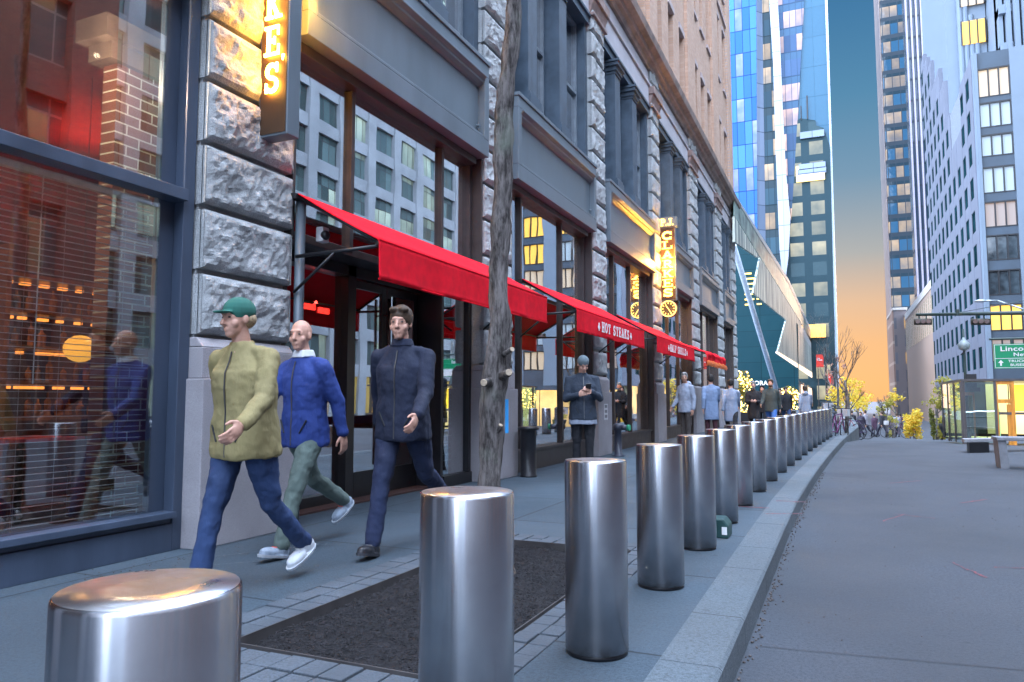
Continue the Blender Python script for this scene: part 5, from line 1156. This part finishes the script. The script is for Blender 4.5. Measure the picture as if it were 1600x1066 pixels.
# ================================================================== people
SKIN=mat('skin',(.55,.30,.22),.55,var=.08,vs=20); SKIN2=mat('tanned skin',(.42,.22,.15),.55,var=.08,vs=20)
HAIRM={k:mat(k+' hair',c,.7,var=.4,vs=60) for k,c in (('black',(.012,.01,.01)),('brown',(.06,.035,.02)),('grey',(.22,.21,.20)),('fair',(.35,.25,.15)))}
DTX=bpy.data.textures.new('cloth folds','CLOUDS'); DTX.noise_scale=.11; DTX.noise_depth=2
def cloth(name,c,rough=.85,bs=26): return mat(name,tuple(x*.8 for x in c),rough,var=.12,vs=5,bump=.8,bs=bs,stretch=(1,1,.45))
def soft(o,vox,sm=6,fold=0,f2=.5):
    r=o.modifiers.new('remesh','REMESH'); r.mode='VOXEL'; r.voxel_size=vox; r.use_smooth_shade=True
    if sm: s_=o.modifiers.new('smooth','SMOOTH'); s_.factor=f2; s_.iterations=sm
    if fold: d=o.modifiers.new('folds','DISPLACE'); d.texture=DTX; d.strength=fold; d.mid_level=.5; d.texture_coords='LOCAL'
def person(loc,rz,label,top,legs,shoe,skin=SKIN,hair='brown',hairstyle='short',pose='walk',s=1.0,vox=.008,hat=None,group=None,coat=False,armL=None,armR=None,legL=None,legR=None,lean=0,hood=None,turn=0,collar=None,undertop=None,hold=None,sleeves=None,fat=1.0,beard=False,nod=0):
    t=thing('person',label,'person',loc,rz,group); t.scale=(s,s,s)
    V=Vector; P0={'walk':((30,8),(-24,26)),'stand':((3,2),(-2,2)),'sit':((85,85),(85,85))}[pose]
    LL=legL or P0[0]; LR=legR or P0[1]
    def leg(side,an):
        hip=V((side*.092,0,.93)); a=R(an[0]); k=hip+V((0,math.sin(a),-math.cos(a)))*.43; b=a-R(an[1]); an_=k+V((0,math.sin(b),-math.cos(b)))*.42
        fp=b*.55 if an[1]>15 else (R(12) if an[0]>15 else 0)   # foot pitch (toe up +)
        return hip,k,an_,fp
    lg=[leg(-1,LL),leg(1,LR)]
    def solezs(l):
        h,k,a,f=l; d=V((0,math.cos(f),math.sin(f))); u=V((0,-math.sin(f),math.cos(f))); return min((a-u*.085+d*.17).z,(a-u*.085-d*.06).z)
    dz=-min(solezs(l) for l in lg); dz=dz
    U=V((0,0,dz)); lg=[(h+U,k+U,a+U,f) for h,k,a,f in lg]
    pel=V((0,0,.93))+U; ln=R(lean)
    sp=lambda h,x=0,y=0: pel+V((x,math.sin(ln)*h+y*math.cos(ln),math.cos(ln)*h-y*math.sin(ln)))
    neck=sp(.55,0,-.005); head=sp(.692,0,.03)+V((0,.02*(nod/20),-.01*(nod/20)))
    Rt=Matrix.Rotation(R(turn),3,'Z')@Matrix.Rotation(-R(nod)-ln*.5,3,'X')
    H=lambda x,y,z: head+Rt@V((x,y,z))
    # arms (fwd swing, outward, elbow)
    aL=armL or (-22,8,18); aR=armR or (28,8,30)
    def arm(side,an):
        sh=sp(.452,side*.170*fat,-.01); f=R(an[0]); o_=R(an[1]); d=V((side*math.sin(o_),math.sin(f)*math.cos(o_),-math.cos(f)*math.cos(o_))).normalized(); el=sh+d*.28
        e=R(an[2]); inn=R(an[3]) if len(an)>3 else 0
        ff=f+e; d2=V((side*math.sin(o_)*.5-side*math.sin(inn),math.sin(ff)*math.cos(inn),-math.cos(ff)*math.cos(inn))).normalized(); wr=el+d2*.245; return sh,el,wr,d2,side
    ar=[arm(-1,aL),arm(1,aR)]
    b=MB()
    b.ell(H(0,-.012,.025),(.073,.092,.092),Rt); b.ell(H(0,.025,-.035),(.056,.062,.075),Rt); b.ell(H(0,.052,-.088),(.030,.030,.026),Rt)
    b.ell(H(0,.055,.012),(.052,.032,.04),Rt)
    b.cap(H(0,.086,.012),H(0,.106,-.028),.009,.015,8); b.ell(H(-.012,.092,-.032),(.009,.010,.008),Rt,8,6); b.ell(H(.012,.092,-.032),(.009,.010,.008),Rt,8,6)
    b.cap(H(-.03,.080,.030),H(.03,.080,.030),.011,.011,8)
    b.ell(H(0,.082,-.060),(.023,.010,.006),Rt,10,6); b.ell(H(0,.080,-.070),(.020,.010,.006),Rt,10,6)
    for sd in (-1,1): b.ell(H(sd*.073,-.005,-.005),(.010,.018,.030),Rt,8,6); b.ell(H(sd*.045,.05,-.03),(.02,.025,.025),Rt,8,6)
    b.cap(neck-V((0,0,.04)),H(0,-.01,-.06),.056,.052)
    b.cap(sp(.08),sp(.30),.105,.10); b.cap(sp(.30),sp(.46),.11,.09); b.cap(sp(.43,-.10),sp(.43,.10),.05,.05)
    for h,k,a,f in lg: b.cap(h,k,.07,.045); b.cap(k,a,.045,.035)
    for sh,el,wr,d2,sd in ar:
        b.cap(sh,el,.04,.035); b.cap(el,wr,.034,.025)
        side=d2.cross(V((0,1,.2))).normalized() if abs(d2.y)<.8 else V((1,0,0)); side=V((0,1,0)); side=(side-d2*side.dot(d2)).normalized(); nrm=d2.cross(side)*(-sd); inw=V((-sd,0,0)); inw=(inw-d2*inw.dot(d2)); inw=inw.normalized() if inw.length>.1 else nrm
        fw=d2.cross(inw).normalized(); fw=fw if fw.y+fw.z*.5>0 else -fw
        M3=Matrix((fw,inw,d2)).transposed(); pc=wr+d2*.045
        b.ell(pc,(.041,.016,.052),M3,12,8)
        for q,(o_,l1,l2) in enumerate(((.030,.040,.034),(.010,.045,.038),(-.010,.042,.036),(-.029,.034,.028))):
            p0=wr+d2*.085+fw*o_; p1=p0+(d2*.93+inw*.36).normalized()*l1; p2=p1+(d2*.62+inw*.78).normalized()*l2
            b.cap(p0-d2*.02,p1,.0098,.0090,8); b.cap(p1,p2,.0090,.0075,8)
        p0=wr+d2*.025+fw*.034; p1=p0+(d2*.7+fw*.6+inw*.35).normalized()*.036; p2=p1+(d2*.9+fw*.1+inw*.4).normalized()*.030; b.cap(p0,p1,.013,.011,8); b.cap(p1,p2,.011,.009,8)
    if hairstyle=='bald': pass
    body=b.build('body',skin,t,world=False); soft(body,min(vox,.006) if vox<.01 else vox,3,0)
    # eyes
    if vox<.012:
        for sd in (-1,1):
            e=MB().ell(H(sd*.030,.0775,.008),(.011,.008,.006),Rt,10,7).build('eye',mat('eye',(.05,.035,.03),.25),t,world=False,smooth=True)
    # hair or hat
    if hat:
        m_=MB(); m_.ell(H(0,-.012,.050),(.085,.103,.085),Rt)
        if hat[1]=='cap': m_.ell(H(0,.10,.038),(.062,.065,.008),Rt)
        if hat[1]=='beanie': m_.ell(H(0,-.014,.035),(.088,.107,.062),Rt)
        o=m_.build('hat',hat[0],t,world=False); soft(o,max(vox,.006),3)
        m_=MB(); m_.ell(H(0,-.045,.0),(.078,.07,.06),Rt); o=m_.build('hair',HAIRM[hair],t,world=False); soft(o,max(vox,.007),2)
    elif hairstyle!='bald':
        m_=MB(); m_.ell(H(0,-.020,.046),(.083,.100,.090),Rt); m_.ell(H(0,-.055,.0),(.077,.062,.070),Rt)
        for sd in (-1,1): m_.ell(H(sd*.070,-.015,.022),(.013,.045,.045),Rt); m_.ell(H(sd*.035,.055,.095),(.035,.035,.02),Rt)
        if hairstyle=='long': m_.ell(H(0,-.07,-.07),(.085,.045,.13),Rt); m_.ell(H(-.07,-.02,-.05),(.022,.05,.1),Rt); m_.ell(H(.07,-.02,-.05),(.022,.05,.1),Rt)
        o=m_.build('hair',HAIRM[hair],t,world=False); soft(o,max(vox,.005),1,.022 if vox<.01 else 0)
    if beard:
        m_=MB(); m_.ell(H(0,.045,-.075),(.055,.05,.04),Rt); o=m_.build('beard',HAIRM[hair],t,world=False); soft(o,max(vox,.007),2)
    # jacket
    X=V((1,0,0)); Yv=V((0,math.cos(ln),-math.sin(ln))); j=MB(); hem=-.13 if not coat else -.34
    j.loft([(sp(hem),.180*fat,.145*fat,X,Yv),(sp(hem+.03),.188*fat,.150*fat,X,Yv),(sp(.02),.182*fat,.140*fat,X,Yv),(sp(.15),.168*fat,.128*fat,X,Yv),(sp(.28),.176*fat,.132*fat,X,Yv),(sp(.38),.176*fat,.122*fat,X,Yv),(sp(.44),.160,.104,X,Yv),(sp(.485),.120,.088,X,Yv),(sp(.525),.080,.074,X,Yv),(sp(.56),.066,.064,X,Yv)])
    for sh,el,wr,d2,sd in ar:
        j.cap(sh,el,.068,.058); j.cap(el,wr-d2*.02,.057,.046); j.cap(sp(.495,sd*.07,-.01),sh+V((0,0,-.004)),.048,.064)
    o=j.build('jacket',top,t,world=False); soft(o,max(vox,.008),5,.028 if vox<.012 else .02)
    if vox<.0095:
        dm=MB(); pts=[sp(h_,0,(yf*fat if h_<.4 else yf)) for h_,yf in ((hem+.02,.152),(.02,.145),(.15,.133),(.28,.137),(.38,.127),(.44,.110),(.50,.088))]
        dm.tube(pts,.0045,5); dm.build('zip',mat('dull zip',(.12,.12,.12),.4,metal=.6),t,world=False)
        for sd in (-1,1):
            pm=MB(); pm.cap(sp(-.02,sd*.075,.140*fat),sp(.07,sd*.125,.118*fat),.005,.005,6); pm.build('pocket_seam',mat('dark seam',(.02,.02,.02),.8),t,world=False)
    if collar is not None:
        m_=MB(); m_.loft([(sp(.53),.085,.082,X,Yv),(sp(.56),.075,.075,X,Yv),(sp(.585),.068,.066,X,Yv)]); o=m_.build('collar',collar,t,world=False); soft(o,max(vox,.007),2)
    if hood is not None:
        m_=MB(); m_.ell(sp(.54,0,-.085),(.11,.065,.075)); o=m_.build('hood',hood,t,world=False); soft(o,max(vox,.008),3,.02)
    if undertop is not None:
        m_=MB(); m_.loft([(sp(hem-.055),.186*fat,.146*fat,X,Yv),(sp(hem+.03),.184*fat,.144*fat,X,Yv)]); o=m_.build('shirt_hem',undertop,t,world=False); soft(o,max(vox,.008),2,.02)
    # trousers
    m_=MB(); m_.ell(pel+V((0,-.005,.0)),(.165*fat,.125*fat,.12)); 
    for h,k,a,f in lg: m_.cap(h-V((0,0,.02)),k,.092*fat,.066); m_.cap(k,a+V((0,0,.0)),.064,.056)
    o=m_.build('trousers',legs,t,world=False); soft(o,max(vox,.008),4,.03 if vox<.012 else .015)
    for i,(h,k,a,f) in enumerate(lg):
        d=V((0,math.cos(f),math.sin(f))); u=V((0,-math.sin(f),math.cos(f))); M3=Matrix((X,d,u)).transposed(); m_=MB()
        m_.ell(a-u*.045+d*.03-d*.05,(.040,.062,.045),M3); m_.ell(a-u*.052+d*.09,(.047,.090,.034),M3); m_.cap(a-u*.01,a-u*.04,.046,.045); m_.loft([(a-u*.085+d*.05,.040,.128,X,d),(a-u*.066+d*.05,.046,.134,X,d)])
        o=m_.build('shoe',shoe[0],t,world=False); soft(o,max(.6*vox,.006),2)
        if shoe[1] is not None:
            m2=MB(); m2.loft([(a-u*.088+d*.052,.044,.134,X,d),(a-u*.070+d*.052,.049,.140,X,d)]); so_=m2.build('sole',shoe[1],o,world=False)
            for q in range(3): 
                pass
            if vox<.01:
                lm=MB(); 
                for q in range(4): c=a+d*(.035+q*.022)-u*(.012+q*.006); lm.cap(c-X*.022,c+X*.022,.0035,.0035,6)
                lm.build('lace',shoe[2],o,world=False)
    if hold=='phone':
        w_=(ar[0][2]+ar[0][3]*.09); m_=MB(); m_.obox(w_+V((.0,.03,.03)),V((1,0,0)),V((0,.8,.6)),V((0,-.6,.8)),.038,.075,.004); m_.build('phone_case',BLACK,t,world=False) 
    return t
NAVY=cloth('navy jacket',(.012,.018,.045)); OLIVE=cloth('mustard olive jacket',(.33,.27,.12)); BLUEJ=cloth('royal blue jacket',(.02,.05,.24)); DENIM=cloth('blue denim',(.025,.055,.15)); DKDEN=cloth('dark denim',(.015,.025,.07)); GREENP=cloth('grey green trousers',(.14,.19,.17)); BLK=cloth('black cloth',(.015,.016,.022)); GREYH=cloth('pale grey blue hoodie',(.33,.37,.46)); SLATE=cloth('slate denim jacket',(.03,.042,.065))
WSH=mat('white trainers',(.55,.58,.62),.5,var=.12,vs=14); GSH=mat('grey trainer mesh',(.30,.36,.44),.6,var=.25,vs=20); BSH=mat('black shoes',(.02,.02,.025),.45); RSO=mat('coral lace',(.75,.12,.08),.6); BSO=mat('dark sole',(.06,.06,.07),.7)
# walkers heading away along the sidewalk / across the frame
person((-2.98,4.70,0),R(188),'walking person in dark navy jacket and dark jeans, in front of the entrance doors',NAVY,DKDEN,(BSH,BSO,mat('grey lace',(.12,.12,.13))),hair='brown',legL=(-28,34),legR=(20,4),armL=(24,8,26),armR=(-26,12,14),s=1.045,vox=.007,turn=10,fat=1.08,lean=3,collar=NAVY)
person((-3.66,4.42,0),R(176),'walking person in royal blue jacket, grey green trousers and grey trainers',BLUEJ,GREENP,(GSH,WSH,RSO),hairstyle='bald',hair='fair',legL=(24,6),legR=(-26,34),armL=(-24,10,14),armR=(30,10,30),s=1.0,vox=.007,collar=mat('white tee',(.6,.62,.66),.8),turn=15,lean=3)
person((-3.22,3.36,0),R(180),'walking person in mustard olive jacket, blue jeans, green cap and white trainers',OLIVE,DENIM,(WSH,WSH,mat('white lace',(.6,.6,.6))),hair='fair',legL=(-17,30),legR=(19,5),armL=(26,16,30),armR=(-28,18,12),s=.985,vox=.007,hat=(mat('green knit cap',(.025,.13,.10),.9),'cap'),turn=-10,lean=5,fat=1.15)
# standing man with phone
person((-3.42,10.2,0),R(205),'standing person in grey knit beanie and slate jacket looking down at a phone',SLATE,BLK,(BSH,BSO,BLK),pose='stand',s=1.0,vox=.009,hat=(cloth('grey knit beanie',(.13,.17,.19)),'beanie'),armL=(18,10,100,40),armR=(12,12,95,45),undertop=GREYH,hold='phone',nod=30,turn=12,fat=1.1,legL=(2,2),legR=(-2,3))
person((-3.35,17.6,0),R(150),'person in pale grey blue hoodie turned toward the street, by the rumpled awning',GREYH,cloth('brown trousers',(.07,.055,.05)),(BSH,BSO,BLK),pose='stand',s=1.0,vox=.010,hair='grey',armL=(-5,10,20),armR=(10,10,30),turn=40,skin=SKIN2,hood=GREYH)
person((-3.05,19.4,0),R(20),'person in loose light blue jacket seen from behind beside the hoodie wearer',cloth('light blue jacket',(.22,.30,.46)),cloth('maroon dark trousers',(.07,.02,.03)),(BSH,None,None),pose='stand',s=1.0,vox=.011,hair='black',hood=None,coat=True)
person((-2.75,20.9,0),R(10),'person in pale denim coat standing nearest the last bay of the stone building',cloth('pale denim coat',(.28,.34,.46)),BLK,(BSH,None,None),pose='walk',s=1.0,vox=.011,hair='black',coat=True)
for (u,v,Y,rz,lab,tp,lgm,hr,kw) in [(1177,605,24,185,'person in long black coat holding a cup near the SEPHORA lettering',BLK,BLK,'grey',dict(coat=True,armL=(10,8,85,35),armR=(10,8,85,35),beard=True)),
    (1191,613,25,178,'shorter person with dark hair walking between the black coat and the padded vest',BLK,BLK,'black',dict(hairstyle='long',s=.94)),
    (1204,600,23.4,176,'bearded person in dark padded vest and blue jeans walking toward the camera',cloth('padded olive vest',(.06,.075,.07)),cloth('bright denim',(.05,.16,.48)),'brown',dict(beard=True,s=1.03)),
    (1228,622,30,190,'person in black jacket far off beside the lit bush near the pavilion',BLK,DENIM,'black',dict(s=.95)),
    (1258,618,27,10,'person in pale grey hooded sweatshirt walking away beyond the last bollards',GREYH,BLK,'brown',dict(hood=GREYH,s=.95)),
    (1219,624,31,175,'person in dark blue coat behind the diagonal white strut',cloth('dark blue coat',(.03,.05,.12)),BLK,'brown',dict(s=.93))]:
    q=PY(u,v,Y); sh=MC['black shoes']; person((q.x,Y,0),R(rz),lab,tp,lgm,(BSH,None,None),hair=hr,vox=.013,**kw)
# far crowd on the lower ground
ccol=[(.05,.04,.07),(.35,.33,.38),(.10,.05,.09),(.03,.03,.04),(.18,.12,.2),(.30,.20,.16),(.06,.08,.12),(.4,.38,.4)]
cpos=[(1294,56),(1303,50),(1317,58),(1331,52),(1345,50),(1352,51),(1366,60),(1378,54),(1392,62),(1401,58),(1406,66),(1422,70),(1473,60)]
pos_words=['leftmost figure of the far crowd, by the lower red banner','far figure just left of the parked bicycles','far figure just right of the parked bicycles','fourth figure from the left in the far crowd','fifth figure from the left in the far crowd','far figure walking close beside the fifth one of the crowd','seventh figure from the left in the far crowd','eighth figure from the left in the far crowd','ninth figure from the left in the far crowd','tenth figure from the left in the far crowd, below the brown block','eleventh figure from the left in the far crowd','lone far figure by the golden bush','lone far figure beside the hedge left of the glass kiosk']
rr=random.Random(9)
protos=[]
for i,(u,Y) in enumerate(cpos):
    q=PY(u,650,Y); 
    if i<4:
        c=ccol[i]; pr_=person((q.x,Y,road_z(Y)),R(rr.choice((0,180))+rr.uniform(-25,25)),pos_words[i],cloth('crowd coat %d'%i,c),cloth('crowd legs %d'%(i%2),(.03,.03,.05)),(BSH,None,None),hair=rr.choice(('black','brown')),vox=.016,group='people walking far down the street',coat=i%2==0,s=rr.uniform(.92,1.03)); protos.append(pr_)
    else:
        pr_=copy_tree(protos[i%4]); pr_.location=(q.x,Y,road_z(Y)); pr_.rotation_euler.z=R(rr.uniform(0,360)); pr_['label']=pos_words[i]
# ================================================================== far trees, bushes, bicycles
def leaves(mb,c,r,n,size,rg,flat=1.0):
    for i in range(n):
        d=Vector((rg.gauss(0,1),rg.gauss(0,1),rg.gauss(0,1)*flat)).normalized()*rg.random()**.5; p=Vector(c)+Vector((d.x*r[0],d.y*r[1],d.z*r[2])); 
        if mnoise.noise(p*1.6)<-.12: continue
        a=Vector((rg.uniform(-1,1),rg.uniform(-1,1),rg.uniform(-1,1))).normalized(); b=a.orthogonal().normalized(); s_=size*rg.uniform(.6,1.3); mb.add([p-a*s_,p+b*s_*.5,p+a*s_,p-b*s_*.5],[(0,1,2,3)])
def leafmat(name,c1,c2):
    m,N,L,P=nmat(name); g=N.new('ShaderNodeNewGeometry'); L.new(mixc(N,L,g.outputs['Random Per Island'],c1,c2),P.inputs['Base Color']); P.inputs['Roughness'].default_value=.6
    tr_=N.new('ShaderNodeBsdfTranslucent'); L.new(P.inputs['Base Color'].links[0].from_socket,tr_.inputs[0]); ms=N.new('ShaderNodeMixShader'); ms.inputs[0].default_value=.45; L.new(P.outputs[0],ms.inputs[1]); L.new(tr_.outputs[0],ms.inputs[2]); L.new(ms.outputs[0],N['Material Output'].inputs[0]); MC[name]=m; return m
GOLD=leafmat('golden leaves',(.85,.50,.03),(.62,.55,.06)); OLV=leafmat('yellow green leaves',(.20,.22,.04),(.48,.38,.05)); DGR=leafmat('dark hedge leaves',(.05,.08,.02),(.22,.20,.03)); PNK=leafmat('russet leaves',(.35,.14,.10),(.5,.3,.2))
def ftree(u,Y,h,cr,label,m,seed,tz=None,name='street_tree',n=900,size=.09,bare=False,group=None):
    rg=random.Random(seed); global rr; rr=random.Random(seed); q=PY(u,650,Y); z0=road_z(Y) if tz is None else tz
    t=thing(name,label,'tree',(q.x,Y,z0),0,group); m_=MB(); limb(m_,[(q.x,Y,z0),(q.x+.05,Y,z0+h*.3),(q.x,Y,z0+h*.5)],[.06,.05,.04] if bare else [.09,.075,.06],6,seed); m_.build('trunk',BARK,t,smooth=True)
    m_=MB()
    for k in range(4): twig(m_,Vector((q.x,Y,z0+h*(.38+.03*k))),Vector((rg.uniform(-.8,.8),rg.uniform(-.8,.8),1)).normalized(),.018 if bare else .04,h*.15,3,4,.5)
    m_.build('branches' ,BARK,t)
    if not bare:
        m_=MB()
        for k in range(9):
            a=rg.uniform(0,2*PI); rr_=cr*rg.uniform(.2,.75); leaves(m_,(q.x+rr_*math.cos(a),Y+rr_*math.sin(a),z0+h*rg.uniform(.48,.92)),(cr*.42,cr*.42,cr*.34),n//9,size,rg)
        m_.build('crown',m,t)
    return t
ftree(1327,46,3.6,1.15,'small golden-leaved tree standing left in the sunset gap above the bicycles',GOLD,11,group='young street trees far down the street')
ftree(1340,58,3.9,1.3,'small golden-leaved tree right of the nearest golden tree, above the walking pair',GOLD,12,group='young street trees far down the street')
ftree(1384,60,3.4,.9,'thin yellow green tree just left of the brown residential block',OLV,13,group='young street trees far down the street')
ftree(1399,72,4.4,.8,'slender yellow tree in front of the brown residential block',GOLD,14,group='young street trees far down the street',n=500)
ftree(1463,44,3.4,.7,'slender sparse tree in front of the concrete block, left of the kiosk',OLV,15,group='young street trees far down the street',n=380)
ftree(1483,40,3.0,.55,'thin sparse sapling close to the left side of the kiosk',OLV,16,group='young street trees far down the street',n=300)
ftree(1322,27,3.5,.5,'bare thin sapling at the kerb beyond the last bollard',OLV,21,tz=0,bare=True)
ftree(1309,38,5.2,1,'tall bare tree by the red banners at the left edge of the sky gap',OLV,22,tz=0,bare=True)
ftree(1280,88,13,1,'pale bare tree in front of the glass tower behind the upper red banner',OLV,23,tz=0,bare=True)
ftree(1312,48,5.2,.8,'russet-leaved thin tree behind the parked bicycles',PNK,24,n=300)
def bush(u0,u1,vt,Y,m,label,seed,n=1500,size=.08,name='bush',z0=None):
    rg=random.Random(seed); a=PY(u0,vt,Y);b=PY(u1,vt,Y); z0=road_z(Y) if z0 is None else z0; cx=(a.x+b.x)/2; t=thing(name,label,'bush',(cx,Y,z0)); m_=MB(); h=a.z-z0; w=(b.x-a.x)/2
    for k in range(10): leaves(m_,(cx+rg.uniform(-.6,.6)*w,Y+rg.uniform(-.4,.4),z0+h*rg.uniform(.2,.8)),(w*.45,.5,h*.28),n//10,size,rg)
    m_.build('foliage',m,t); s_=MB(); 
    for k in range(6): s_.cyl((cx+rg.uniform(-.3,.3)*w,Y,z0),(cx+rg.uniform(-.7,.7)*w,Y,z0+h*.7),.02,n=5)
    s_.build('stem',BARK,t); return t
bush(1408,1442,636,46,GOLD,'glowing golden bush at the end of the road, right of the brown block',31,2600)
bush(1452,1462,640,42,DGR,'narrow dark green hedge column left of the slender tree',32,900)
bush(1463,1476,648,42,OLV,'yellow green hedge right of the dark hedge column',33,900)
bush(1476,1492,655,36,DGR,'low planting of dark shrubs close to the kiosk',34,700)
bush(1386,1404,650,50,OLV,'low yellow green bush below the brown block',35,700)
t=thing('planter','dark round planter bowl at the road edge left of the kiosk','planter',tuple(PZ(1483,681,-.4))); q=PZ(1483,681,-.4); MB().lathe([(.2,0),(.34,.3),(.38,.48),(.34,.5)],tuple(q),16).build('bowl',BLACK,t,smooth='auto'); m_=MB(); leaves(m_,(q.x,q.y,q.z+.65),(.4,.4,.25),400,.07,random.Random(4)); m_.build('plants',OLV,t)
# trees wound with fairy lights
FL=emit('fairy light',(1,.62,.12),7)
def fairy(u,v0,v1,Y,w,label,seed):
    rg=random.Random(seed); a=PY(u,v0,Y);b=PY(u,v1,Y); t=thing('fairy_light_tree',label,'tree',(a.x,Y,0),0,'small trees wound with fairy lights'); m_=MB(); h=(a.z-b.z); c=(a.x,Y,(a.z+b.z)/2)
    leaves(m_,c,(w,w,h/2),1500,.07,rg); m_.build('crown',DGR,t); m_=MB()
    for i in range(150):
        d=Vector((rg.gauss(0,1),rg.gauss(0,1),rg.gauss(0,1))).normalized()*rg.uniform(.7,1.02); m_.ell((c[0]+d.x*w,c[1]+d.y*w,c[2]+d.z*h/2),(.035,.035,.035),n=5,m=4)
    m_.build('fairy_lights',FL,t,kind='stuff'); MB().cyl((a.x,Y,0),(a.x,Y,b.z+.3),.05).build('trunk',BARK,t)
    MB().box(a.x-.35,a.x+.35,Y-.35,Y+.35,0,.5).build('planter_box',BLACK,t)
fairy(1158,578,650,38,.62,'tall small tree wound with amber fairy lights at the corner of the stone building',41); fairy(1232,603,645,44,.62,'low wide tree wound with amber fairy lights by the foot of the white strut',42)
# bicycles
def bicycle(loc,rz,label,m):
    t=thing('bicycle',label,'bicycle',loc,rz,'bicycles parked at the kerb'); V=Vector
    for y in (-.52,.52):
        w_=MB(); n=24
        for i in range(n):
            a=2*PI*i/n;b=2*PI*(i+1)/n; w_.cyl((0,y+.33*math.cos(a),.34+.33*math.sin(a)),(0,y+.33*math.cos(b),.34+.33*math.sin(b)),.016,n=6)
            if i%2==0: w_.cyl((0,y,.34),(0,y+.33*math.cos(a),.34+.33*math.sin(a)),.003,n=4)
        w_.build('wheel',BLACK,t,world=False)
    f=MB(); P=dict(r=(0,-.52,.34),b=(0,-.08,.30),s=(0,-.2,.82),h=(0,.36,.86),f=(0,.52,.34))
    for a,b in ('rb','bs','sr','sh','bh','hf'): f.cyl(P[a],P[b],.019,n=8)
    f.build('frame',m,t,world=False)
    h=MB(); h.cyl((0,.36,.86),(0,.33,1.0),.015); h.cyl((-.28,.30,1.02),(.28,.30,1.02),.014); h.build('handlebar',BLACK,t,world=False); MB().ell((0,-.22,.90),(.07,.13,.03)).build('saddle',BLACK,t,world=False)
    MB().box(-.16,.16,.38,.62,.78,1.0).build('basket',mat('white basket',(.5,.5,.52),.6),t,world=False)
    return t
for i,(u,Y,rz,c,l) in enumerate([(1300,27,15,(.03,.08,.15),'parked bicycle with white basket beside the last bollards'),(1309,25,-20,(.12,.02,.10),'parked purple bicycle leaning at the kerb end'),(1322,34,60,(.25,.1,.12),'parked dusky red bicycle right of the kerb end'),(1335,38,75,(.08,.05,.12),'parked violet bicycle farther right among the crowd'),(1400,48,80,(.12,.08,.1),'parked dark bicycle left of the golden bush')]):
    q=PY(u,660,Y); bicycle((q.x,Y,0 if u<1305 else road_z(Y)),R(rz),l,mat('bike paint %d'%i,c,.4))
